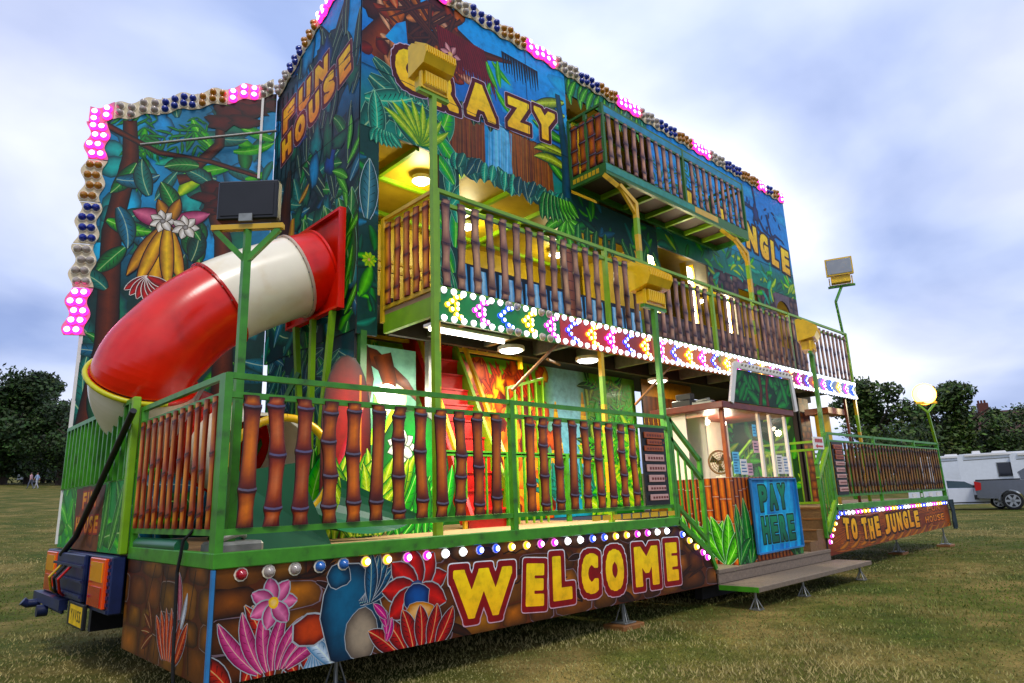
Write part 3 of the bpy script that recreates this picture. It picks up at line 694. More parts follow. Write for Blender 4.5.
# ------------------------------------------------------------------ pay booth
def booth():
    x0, x1, y0, y1 = 6.28, 8.08, .05, 1.0; zb, zc, zt = .408, 1.46, 2.32
    t = thing('pay_booth', 'bamboo painted ticket booth with lit windows and PAY HERE board', 'ticket booth', (7.2, .5, zb))
    mu = Mural((x0, y0, 0), X, Z, -Y)
    W = x1-x0
    mu.board([(0, zb), (W, zb), (W, zc), (0, zc)], BR_D, .02)
    k = 0; u = .03
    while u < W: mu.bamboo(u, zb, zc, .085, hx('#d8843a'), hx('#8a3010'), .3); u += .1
    def bush(u, s=1.):
        for q in range(5): mu.leaf(u, zb, s*(.5+.1*rng.random()), s*.2, pi/2+.75-.37*q, hx('#2f9a34'), hx('#0a4420'), rng.uniform(-.3, .3), hx('#0a1c10'), .008)
        mu.leaf(u, zb, s*.72, s*.2, pi/2, hx('#3a9a3a'), hx('#0c4a20'), .1, hx('#9ac8a0'), .006)
    bush(.10, 1.0); bush(.30, 1.1); bush(1.60, 1.0); bush(1.74, .8); bush(.02, .8)
    mu.build('front_panel', t)
    mu = Mural((x0, y1, 0), -Y, Z, -X)
    D = y1-y0
    mu.board([(0, zb), (D-.003, zb), (D-.003, zc), (0, zc)], BR_D, .02); u = .03
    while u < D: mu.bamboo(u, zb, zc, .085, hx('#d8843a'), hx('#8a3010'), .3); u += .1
    for q in (.15, .5, .8):
        for j in range(4): mu.leaf(q, zb, .6, .17, pi/2+.6-.4*j, G_L, G_D, .2, hx('#9ac8a0'), .006)
    mu.build('side_panel', t)
    m = MB(); m.box((x1-.02, y0+.022, zb), (x1, y1, zc)); m.box((x0+.022, y1-.02, zb), (x1-.021, y1, zt)); m.build('rear_panel', 'creamwall', t)
    m = MB(); m.box((x0+.022, y0+.022, zc-.04), (x1-.022, y1-.022, zc-.002)); m.build('counter', 'creamwall', t)
    m = MB(); m.box((x0+.3, y0+.45, zc), (x0+.33, y1-.022, zt-.03)); m.build('partition', 'creamwall', t)
    m = MB(); m.box((x0+.0, y1-.4, zc), (x0+.012, y1-.001, zt)); m.build('side_wall', 'creamwall', t)
    m = MB()
    m.box((x0, y0, zc), (x0+.05, y0+.05, zt)); m.build('corner_post', 'orangewood', t)
    for xx, mt in ((x1-.05, 'whitep'), (x0+.95, 'creamwall'), (x0+1.28, 'creamwall')):
        m = MB(); m.box((xx, y0+.001, zc), (xx+.045, y0+.04, zt)); m.build('window_post', mt, t)
    for a, b in ((x0+.05, x0+.95), (x0+.995, x0+1.28), (x0+1.325, x1-.05)):
        m = MB(); m.face([(a, y0+.02, zc+.002), (b, y0+.02, zc+.002), (b, y0+.02, zt), (a, y0+.02, zt)]); m.build('window', 'glass', t)
    m = MB(); m.face([(x1-.01, y0+.04, zc), (x1-.01, y1-.02, zc), (x1-.01, y1-.02, zt), (x1-.01, y0+.04, zt)]); m.build('window', 'glass', t)
    m = MB(); m.face([(x0+.008, y1-.41, zc), (x0+.008, y0+.05, zc), (x0+.008, y0+.05, zt), (x0+.008, y1-.41, zt)]); m.build('window', 'glass', t)
    m = MB(); m.box((x0-.12, y0-.08, zt), (x1+.1, y1+.08, zt+.09), bev=.01); m.build('roof', 'brownboard', t)
    # notices on the glass
    def sheet(u, z, w, h, cols, rot=0):
        mm = MB(); mm.box((u, y0+.012, z), (u+w, y0+.0165, z+h)); n = int(h/.035)
        for i in range(1, n): mm.box((u+w*.1, y0+.0095, z+i*h/n-.006), (u+w*(.5+.4*rng.random()), y0+.0118, z+i*h/n+.008), 1)
        mm.build('notice', cols, t)
    bl = M('blue_ink', '#2a6a9a', .5); pk = M('pale_pink_paper', '#d8a8b0', .6); pb = M('pale_blue_paper', '#6ac0e0', .6); gy = M('dark_ink', '#3a3a4a', .5)
    sheet(6.44, 1.5, .16, .28, [pb, bl]); sheet(6.62, 1.49, .17, .2, [MAT['whitep'], bl]); sheet(6.8, 1.48, .13, .16, [pk, gy])
    sheet(7.02, 1.78, .15, .16, [pk, gy]); sheet(7.05, 2.0, .1, .16, [pb, bl]); sheet(7.65, 1.5, .17, .26, [MAT['whitep'], gy]); sheet(7.84, 1.5, .15, .24, [MAT['whitep'], bl])
    m = MB(); m.box((6.7, y1-.03, 1.9), (6.95, y1-.024, 2.22)); m.build('poster', 'brownboard', t)
    # lamps inside
    for x in (6.85, 7.3):
        m = MB(); m.tube([(x, .62, zt), (x, .62, zt-.06)], .02, 8, 0); m.dome((x, .62, zt-.06), (0, 0, -1), .04, .06, 10, 3, 1); m.build('bulb_lamp', ['whitep', 'bulb_e'], t)
        lamp('POINT', (x, .55, zt-.16), 9, (1, .86, .62), r=.05, parent=t)
    # board PAY HERE
    b = thing('pay_here_board', 'blue PAY HERE board leaning on the front of the booth', 'sign', (7.35, .02, .55))
    mu = Mural((6.70, .012, .50), X, Z, -Y)
    mu.board([(.02, .0), (1.28, .02), (1.30, .93), (.0, .93)], hx('#2a9ad0'), .03, lambda u, v: mixc(hx('#1a6ab8'), hx('#48b8e0'), .5+.5*sin(u*6+v*4)))
    for q in range(9): mu.strip([(-.1+.17*q, 0), (.1+.17*q, .95)], [.05, .08], mixc(hx('#5ac8ec'), hx('#1a5aa8'), rng.random()))
    dg = hx('#0a3a30')
    lay = [(.13, hx('#7ad0e0'), hx('#5ab0d0')), (.11, hx('#04201c'), hx('#04201c')), (.055, hx('#2a9468'), hx('#146048'))]
    mu.letters('PAY', (.20, .50), (1.0, .52), .36, .36, lay, gap=.1); mu.letters('HERE', (.18, .10), (1.14, .10), .36, .36, lay, gap=.1)
    d = MB()
    mu.build('board', b)
    d.bar((6.70, .0, .502), (6.70, .0, 1.43), .025, .02, up=(1, 0, 0)); d.bar((8.0, .0, .52), (8.0, .0, 1.43), .025, .02, up=(1, 0, 0)); d.bar((6.69, .0, 1.43), (8.01, .0, 1.43), .025, .02); d.bar((6.71, .0, .50), (8.0, .0, .515), .025, .02); d.build('frame', 'bluepaint', b)
    # header on the roof
    h = thing('booth_header', 'tilted green leaf picture in a white light frame on the booth roof', 'sign', (7.3, 0, zt+.1))
    P = lambda u, v: (6.42+u, .0-.02-v*.06, zt+.10+v)
    mu = Mural(P(0, 0), X, Vector((0, -.06, 1)), Vector((0, -1, -.06)))
    mu.board([(.0, 0), (1.78, 0), (1.70, .44), (.12, .44)], G_D, .03)
    for q in range(46): mu.leaf(rng.uniform(0, 1.75), rng.uniform(-.05, .4), rng.uniform(.22, .42), .15, rng.uniform(0, pi), jit(G_M), G_D, rng.uniform(-.5, .5), hx('#0a2014'), .004, vein=False)
    mu.strip([(.78, 0), (.82, .2), (.78, .44)], [.12, .08, .1], BR_D, BR_M); mu.strip([(1.0, 0), (.98, .25), (1.04, .44)], [.10, .07, .1], BR_D, hx('#7a2a18'))
    mu.build('picture', h)
    Q = lambda u, v: Vector(P(u, v))+Vector((0, -.015, 0))
    m = MB()
    for a, b2 in (((-.04, -.02), (.1, .5)), ((.1, .49), (1.72, .49)), ((1.84, -.02), (1.72, .5))): m.bar(Q(*a), Q(*b2), .09, .03, up=(0, 1, 0))
    m.build('frame', 'whitep', h)
    for q in range(15): inst(BULB['c_clear'], 'lamp_cap', h, Q(.2+q*.1, .49)+Vector((0, -.046, 0)), ROT_FRONT, (.5, .5, .5))
    # desk fan
    f = thing('desk_fan', 'cream desk fan on the booth counter', 'fan', (6.5, .28, zc))
    c = Vector((6.48, .28, 1.66)); n = Vector((-.6, -.8, 0)).normalized(); s_ = Vector((n.y, -n.x, 0))
    m = MB(); m.tube([(c.x, c.y, zc), (c.x, c.y, zc+.02)], .07, 16); m.tube([(c.x, c.y, zc+.02), c+Vector((0, 0, -.08))-n*.03], .014, 8); m.build('stand', 'cream', f)
    m = MB()
    for r in (.05, .08, .11, .135, .15): m.tube([c+n*.03*(1-(r/.16)**2)+(s_*cos(a)+Z*sin(a))*r for a in [2*pi*i/24 for i in range(25)]], .0035 if r < .14 else .011, 5, cap=False)
    for i in range(18):
        a = 2*pi*i/18; m.tube([c+n*.03, c+n*.02+(s_*cos(a)+Z*sin(a))*.08, c+(s_*cos(a)+Z*sin(a))*.15], .0022, 4)
    m.build('guard', 'brassbrown', f)
    m = MB()
    for i in range(3):
        a = 2*pi*i/3; e = (s_*cos(a)+Z*sin(a)); g = (s_*cos(a+.8)+Z*sin(a+.8))
        m.face([c-n*.012+e*.02, c-n*.025+e*.125, c+n*.0+g*.13, c+n*.0+g*.02])
    m.tube([c-n*.05, c+n*.012], .03, 10); m.build('blades', 'black', f)
    # boxes on the roof
    m = MB(); m.box((6.36, .55, zt+.092), (6.78, .85, zt+.2), bev=.01); m.box((6.40, .56, zt+.2), (6.5, .8, zt+.29), bev=.01); tag(m.build('equipment_case', 'black'), 'black equipment case lying on the booth roof', 'case')
    m = MB(); m.box((6.3, .2, zt+.092), (6.40, .5, zt+.14), bev=.01); m.tube([(6.32, .25, zt+.16), (6.4, .3, zt+.17), (6.41, .48, zt+.16)], .02, 8); tag(m.build('coiled_tool', 'galv'), 'grey metal gadget beside the case on the booth roof', 'tool')

def lamp(kind, loc, e, col, r=.1, size=None, rot=None, parent=None):
    L = bpy.data.lights.new('lamp_light', kind); L.energy = e; L.color = col
    if kind == 'POINT': L.shadow_soft_size = r
    if kind == 'AREA': L.shape = 'RECTANGLE'; L.size, L.size_y = size
    if kind == 'SPOT': L.shadow_soft_size = r; L.spot_size = RAD(120); L.spot_blend = .6
    o = bpy.data.objects.new('lamp_light', L); COL.objects.link(o); o.parent = parent; o.location = Vector(loc)-wloc(parent)
    if rot: o.rotation_euler = rot
    return o
def jungle_fill(mu, u0, v0, u1, v1, n, cols, size=(.25, .6), ol=None):
    for _ in range(n):
        u, v = rng.uniform(u0, u1), rng.uniform(v0, v1); c = rng.choice(cols); L = rng.uniform(*size)
        mu.leaf(u, v, L, L*rng.uniform(.25, .42), rng.uniform(0, 2*pi), jit(c[0]), jit(c[1]), rng.uniform(-.8, .8), ol if rng.random() < .5 else None, .006, vein=L > .45)
GC = [(G_M, G_D), (G_L, G_M), (T_M, T_D), (T_L, T_M), (G_Y, G_M)]
GD = [(G_M, G_D), (T_M, T_D), (G_L, T_D), (hx('#1a5a4a'), hx('#082820')), (hx('#2a7a9a'), T_D)]

def big_banana(mu, u, v, L, ang, bend=.5, c=None, noclip=False):
    a, b = c or rng.choice([(T_L, T_D), (G_L, T_M), (T_M, T_D)])
    mu.leaf(u, v, L, L*.36, ang, a, b, bend, hx('#8ab8a0'), .007, n=12, noclip=noclip)

def border_section(label, name_pts, cols, mat_board, nrm, wdt, along_fn, rot, group='cabochon light borders'):
    pass

def facade():
    Y0 = 1.39
    t = thing('facade', 'tall painted jungle front of the fun house with CRAZY JUNGLE lettering', 'scenery front', (7, Y0, 5.2))
    # --- CRAZY board
    mu = Mural((1.75, Y0, 0), X, Z, -Y)
    W = 3.40
    mu.board([(0, 5.27), (W, 5.27), (W, 7.42), (0, 7.42)], SKY, .03, lambda u, v: mixc(T_M, mixc(SKYD, SKY, min(1, max(0, (v-6.2)))), min(1, max(0, (v-5.5)*1.2))))
    for _ in range(8): mu.blob(rng.uniform(1.2, 3.4), rng.uniform(6.1, 7.3), .3, .15, hx('#5ab8e4'), hx('#2a90d0'), .3)
    # dark mossy branch with warm flowers over the top left
    for q in range(20): mu.blob(rng.uniform(-.1, 1.7), rng.uniform(6.6, 7.5), rng.uniform(.12, .3), rng.uniform(.08, .2), hx('#4a2a28'), hx('#140c10'), .3)
    mu.strip([(-.1, 7.15), (.5, 7.0), (1.1, 7.15), (1.7, 6.95), (2.3, 7.1)], [.3, .26, .22, .16, .05], hx('#1c1010'), hx('#6a3a30'), hx('#1c1010'))
    mu.strip([(.1, 6.2), (.3, 6.6), (.5, 7.0)], [.42, .3, .22], hx('#2a1614'), hx('#8a5040'), hx('#2a1614'))
    for q in range(46):
        u, v = rng.uniform(.05, 1.45), rng.uniform(6.15, 7.3); c = rng.choice([hx('#e8b89a'), hx('#c8805c'), hx('#a04a38'), hx('#7a2c28'), hx('#d89a78')])
        mu.leaf(u, v, rng.uniform(.18, .42), rng.uniform(.09, .2), rng.uniform(0, 2*pi), jit(c), mixc(c, hx('#1c0a0c'), .75), rng.uniform(-1, 1), hx('#1c0c10') if q % 3 == 0 else None, .006, vein=False)
    for q in range(12): mu.strip([(rng.uniform(0, 1.5), 7.3), (rng.uniform(.2, 1.4), 6.8), (rng.uniform(.1, 1.6), 6.4)], [.07, .05, .02], hx('#1c1014'), jit(hx('#5a342c')))
    mu.poly([(.3, 6.5), (.62, 6.42), (.58, 6.85), (.45, 6.75)], [hx('#4ab0e8'), hx('#2a86d0'), hx('#3a9ae0'), hx('#2a86d0')])
    for q in range(22): mu.strip([(1.05+.035*q, 7.05), (1.1+.04*q, 6.7), (1.12+.042*q, 6.35+.15*rng.random())], [.05, .05, .01], jit(hx('#4a1c20')), jit(hx('#7a3038')))
    mu.flower(.35, 7.15, .22, 6, hx('#e0a080'), hx('#a83c30'), hx('#e8c060'), hx('#2a1010')); mu.flower(1.25, 6.72, .16, 6, hx('#e8b8b8'), hx('#8a4050'), hx('#e0b060'), hx('#2a1010'))
    for u, v, a in ((1.85, 6.9, -1.2), (1.95, 6.95, -.7), (2.05, 7.0, -1.6), (1.9, 6.6, -1.9), (2.0, 6.55, -.9), (1.85, 6.5, -1.4)): mu.leaf(u, v, .4, .10, a, G_L, G_M, .3)
    for q in range(14): mu.strip([(2.15+.05*q, 7.2), (2.17+.05*q, 6.95-.15*rng.random())], [.05, .01], hx('#0c1c2a'))
    # waterfall and rocks
    mu.poly([(1.05, 5.1), (1.9, 5.1), (1.85, 5.98), (1.1, 5.9)], [BR_D, BR_M, hx('#7a5040'), hx('#3a2c28')])
    for q in range(34): u = 1.08+.024*q; mu.strip([(u, 5.92+.05*rng.random()), (u+rng.uniform(-.03, .03), 5.2)], [.03, .02], jit(hx('#6a4432'), .3), jit(hx('#8a5a40'), .3))
    mu.poly([(2.2, 5.1), (3.05, 5.15), (3.0, 6.0), (2.25, 6.0)], [BR_D, BR_M, hx('#7a5444'), hx('#5a3c30')])
    for q in range(36): u = 2.23+.022*q; mu.strip([(u, 6.02+.05*rng.random()), (u+rng.uniform(-.03, .03), 5.2+.1*rng.random())], [.03, .02], jit(hx('#7a4c34'), .3), jit(hx('#9a6a4a'), .3))
    mu.poly([(1.78, 5.1), (2.28, 5.1), (2.2, 5.98), (1.92, 6.15), (1.78, 6.0)], [hx('#4a8ac0'), hx('#3a7ab0'), hx('#8ac8e8'), hx('#b8e0f0'), hx('#5a9ac8')])
    for q in range(20): u = 1.82+.02*q; mu.strip([(u+rng.uniform(0, .06), 6.0), (u, 5.12)], [.014, .02], jit(hx('#8ac0e0'), .2))
    for q in range(16): mu.leaf(1.0+.06*q, 6.08+.06*rng.random(), .22, .12, rng.uniform(-2.6, -.5), hx('#1c4a3c'), hx('#08201c'), .3)
    # big leaves along the left and bottom
    for u, v, L, a, b in ((.0, 5.2, .9, .9, .5), (.1, 5.9, .9, -.4, .6), (.35, 5.5, .9, .4, -.5), (.5, 5.3, .8, 1.3, -.6), (.9, 5.3, .8, .9, .5), (.05, 5.6, .8, .2, .5), (.2, 5.15, .6, 1.5, .3), (.6, 5.75, .7, -.2, -.6), (1.0, 5.55, .6, -.9, .3), (.75, 5.25, .6, 2.2, .3), (.35, 6.0, .6, .1, -.4), (.15, 6.15, .5, -.6, .3)): big_banana(mu, u, v, L, a, b)
    for q in range(8): mu.leaf(.75, 5.3, .55, .12, .4+.28*q, G_Y, G_M, .5)
    for q in range(10): mu.leaf(.5+.07*q, 5.85, .35, .12, pi/2+rng.uniform(-.6, .6), T_M, T_D, .4, hx('#3a6a5a'), .004)
    for q in range(7): mu.leaf(3.35, 5.6+.22*q, .7, .16, pi-.5+.15*q, rng.choice([G_L, G_Y, T_L]), T_D, rng.uniform(-.8, .8), hx('#0a3030'), .006)
    mu.strip([(3.3, 5.1), (3.32, 6.0), (3.22, 7.0)], [.22, .18, .1], T_D, hx('#1a4a6a'))
    # leafy lower edge hanging over the opening
    for q in range(13):
        u = 1.38+.165*q; mu.fan([(u+.17*cos(a), 5.25+(.10+.05*sin(q*1.7))*sin(a)) for a in [2*pi*k/14 for k in range(14)]], jit(hx('#1c6a62')), T_D, noclip=True)
    for q in range(30):
        u = 1.3+.068*q; mu.leaf(u, 5.38+.05*rng.random(), rng.uniform(.22, .34), .15, -pi/2+rng.uniform(-.7, .7), *rng.choice([(T_L, T_D), (T_M, T_D), (hx('#2a5a6a'), T_D)]), rng.uniform(-.5, .5), hx('#5a9aa0') if q % 3 == 0 else None, .005, noclip=True)
    for q in range(9): mu.leaf(2.85+.06*q, 5.34, .44-.02*q, .15, -1.9+.12*q, rng.choice([G_L, G_M]), G_D, .3, hx('#0c2a1c'), .005, noclip=True)
    for q in range(7): mu.leaf(.2+.03*q, 5.3, .2, .1, -pi/2+.2*q-.5, T_L, T_D, .3, noclip=True)
    for u in (.42, .78): pass
    lay = [(.185, hx('#d8c8d8'), hx('#c0b0c8')), (.17, hx('#5a0c1c'), hx('#4a1018')), (.075, YEL, hx('#f8c00c'))]
    for ch, u0, v0, u1, v1, sl in (('C', .42, 5.90, .92, 6.50, 0), ('R', .92, 5.86, 1.40, 6.42, 0), ('A', 1.46, 5.95, 2.02, 6.52, 0), ('Z', 2.16, 6.05, 2.64, 6.58, .08), ('Y', 2.66, 6.10, 3.16, 6.64, .1)):
        mu.letters(ch, (u0, v0+.0), (u1, v0+.04), v1-v0, v1-v0, lay, slant=sl)
    d = MB(); mu.strip([(2.58, 5.1), (2.58, 7.4)], [.008, .008], hx('#0a2030')); mu.strip([(0, 6.02), (3.4, 6.04)], [.008, .008], hx('#0c1c20'))
    o = mu.build('crazy_board', t); o['label'] = 'blue sky and waterfall board with yellow CRAZY letters'
    # --- left jamb and the leaf column
    mu = Mural((1.75, Y0, 0), X, Z, -Y)
    mu.board([(0, 2.95), (.235, 2.95), (.235, 5.268), (0, 5.268)], T_D, .03)
    jungle_fill(mu, 0, 3, .25, 5.1, 26, GD, (.2, .4)); mu.leaf(.1, 4.2, .7, .22, 1.5, hx('#5a8a9a'), T_D, .1, hx('#c0d0d8'), .006); mu.flower(.13, 3.75, .09, 9, G_Y, G_L, hx('#c0a030'))
    mu.build('jamb_board', t)
    mu = Mural((2.80, Y0, 0), X, Z, -Y)
    mu.board([(0, 3.22), (.30, 3.22), (.30, 5.268), (0, 5.268)], T_D, .03)
    for q in range(12): big_banana(mu, .15+rng.uniform(-.12, .12), 3.2+.16*q, .5, pi/2+rng.uniform(-.9, .9), .3, rng.choice([(G_L, T_M), (T_L, T_D)]))
    mu.build('leaf_column', t)
    # --- palm trunk column
    mu = Mural((4.86, Y0, 0), X, Z, -Y)
    mu.board([(0, 3.22), (.29, 3.22), (.29, 5.268), (0, 5.268)], hx('#5a3a3a'), .03)
    for q in range(14): mu.strip([(.145, 3.22+.135*q), (.145, 3.34+.135*q)], [.24, .30], hx('#3a2024'), hx('#9a6a5a'), hx('#3a2024'))
    for q in range(5): mu.leaf(.15, 5.08, .6, .16, -.3-.6*q, G_L, G_D, .4, noclip=True)
    mu.build('palm_column', t)
    # --- low blue waterfall fence of the first floor
    mu = Mural((3.11, Y0, 0), X, Z, -Y)
    W2 = 1.745
    def low(W2):
        mu.board([(0, 3.22), (W2, 3.22), (W2, 4.0), (0, 4.0)], hx('#12202e'), .03)
        u = .03
        while u < W2: mu.strip([(u, 3.22), (u+.01, 3.6), (u, 3.93+.06*rng.random())], [.11, .12, .09], hx('#6aa8dc'), jit(hx('#c0e4fa'), .12), hx('#5a9ad0')); u += .15
    low(W2); mu.build('waterfall_board', t)
    mu = Mural((5.16, Y0, 0), X, Z, -Y); low(1.55); mu.build('waterfall_board', t)
    # --- JUNGLE board
    mu = Mural((5.16, Y0, 0), X, Z, -Y); W = 7.12
    sky = lambda u, v: mixc(mixc(T_M, hx('#2a6a3a'), .5+.5*sin(u)), mixc(SKY, SKYD, .3+.3*sin(u*1.3)), min(1, max(0, (v-5.55)*2)))
    mu.board([(2.05, 5.2), (W, 5.2), (W, 7.45), (2.05, 7.45)], SKY, .03, sky)
    for q in range(10): mu.blob(rng.uniform(2.2, 7), rng.uniform(6.3, 7.3), .4, .15, hx('#4aace0'), hx('#1f7cc4'), .3)
    jungle_fill(mu, 2.05, 5.2, 5.0, 5.9, 60, GC, (.2, .5)); jungle_fill(mu, 5.0, 5.2, W, 5.6, 40, GC, (.15, .4))
    for u, v in ((2.4, 6.2), (3.3, 6.5), (4.6, 6.3)):
        for q in range(7): mu.palm(u, v, .6, -.5+.7*q, G_M, G_D, 6)
    # tangle of dark vines above the letters (a vine with leaves)
    for P in ([(5.7, 7.4), (5.75, 7.0), (5.6, 6.6), (5.75, 6.2)], [(5.3, 6.9), (5.7, 6.85), (6.0, 6.5), (6.5, 6.35)], [(6.2, 6.9), (6.3, 6.5), (6.6, 6.2)], [(5.7, 6.5), (6.1, 6.25), (6.5, 6.5), (6.8, 6.45)]): mu.strip(P, [.09, .07, .08, .03], hx('#101c3a'), hx('#2a3a6a'), hx('#0c1428'))
    for q in range(24): mu.leaf(rng.uniform(5.4, 6.8), rng.uniform(6.2, 7.0), .16, .05, rng.uniform(0, 6), hx('#2a3a6a'), hx('#0e1830'), .4, vein=False)
    mu.blob(5.72, 6.8, .12, .2, hx('#3a4a7a'), hx('#101a38'), .15)
    lay = [(.15, hx('#3a1c08'), hx('#2a1408')), (.07, YEL, hx('#f4b810'))]
    for ch, u0, v0, u1, h in (('J', 2.7, 5.85, 3.25, .72), ('U', 3.75, 5.85, 4.4, .70), ('N', 5.12, 5.9, 5.62, .62), ('G', 5.68, 5.84, 6.08, .60), ('L', 6.14, 5.78, 6.5, .60), ('E', 6.6, 5.72, 7.0, .60)): mu.letters(ch, (u0, v0), (u1, v0-.04), h, h, lay)
    mu.strip([(0, 5.72), (7.2, 5.74)], [.008, .008], hx('#0c1c20'))
    o = mu.build('jungle_board', t); o['label'] = 'blue sky board with yellow JUNGLE letters'
    mu = Mural((5.16, Y0, 0), X, Z, -Y)
    mu.board([(0, 7.12), (2.045, 7.12), (2.045, 7.42), (0, 7.42)], T_M, .03)
    for q in range(14): mu.leaf(.1+.14*q, 7.4, .45, .14, -1.9+.1*rng.uniform(-4, 4), rng.choice([G_L, T_L]), T_D, .5, hx('#0c2c20'), .005, noclip=q % 2 == 0)
    mu.build('leaf_valance', t)
    mu = Mural((5.16, Y0, 0), X, Z, -Y)
    mu.board([(0, 4.98), (2.045, 4.98), (2.045, 5.5), (0, 5.5)], T_D, .03); jungle_fill(mu, 0, 5.0, 2, 5.5, 30, GD, (.2, .45))
    for q in range(10): mu.leaf(.1+.2*q, 5.05, .35, .16, -1.5+rng.uniform(-.5, .5), G_M, G_D, .3, noclip=True)
    mu.build('leaf_valance', t)
    # --- purple rock wall right of the lit doors, with a square and an arched opening
    mu = Mural((5.16, Y0, 0), X, Z, -Y); W = 7.12
    pr = lambda a, b, c, d_: mu.rocks(a, b, c, d_, .26, hx('#6a5470'), hx('#8a6a6a'), hx('#1c1420'))
    def piece(u0, v0, u1, v1, nm, leaves=0):
        m2 = Mural((5.16, Y0, 0), X, Z, -Y); m2.board([(u0, v0), (u1, v0), (u1, v1), (u0, v1)], hx('#2a2030'), .03)
        m2.rocks(u0, v0, u1, v1, .24, hx('#5a4a5c'), hx('#86685c'), hx('#1c1420'))
        if leaves: jungle_fill(m2, u0, v1-.3, u1, v1, leaves, GC, (.2, .4))
        m2.build(nm, t)
    piece(1.56, 3.22, 7.12, 4.05, 'rock_board'); piece(4.42, 4.052, 4.6, 5.198, 'rock_board'); piece(3.55, 4.75, 4.41, 5.198, 'rock_board', 12)
    piece(5.35, 4.052, 6.1, 5.198, 'rock_board', 10); piece(4.602, 4.98, 5.348, 5.198, 'rock_board', 6); piece(6.75, 4.052, 7.12, 5.198, 'rock_board')
    m2 = MB(); pts = [(5.16+6.102, Y0, 5.196), (5.16+6.102, Y0, 4.75)]+[(5.16+6.425-.32*cos(a), Y0, 4.75+.30*sin(a)) for a in [pi*i/10 for i in range(11)]]+[(5.16+6.748, Y0, 4.75), (5.16+6.748, Y0, 5.196)]
    m2.prism(pts, (0, .03, 0)); m2.build('arch_board', M('purple_rock_paint', '#5a4a58', .5, var=.4, scale=12), t)
    return t

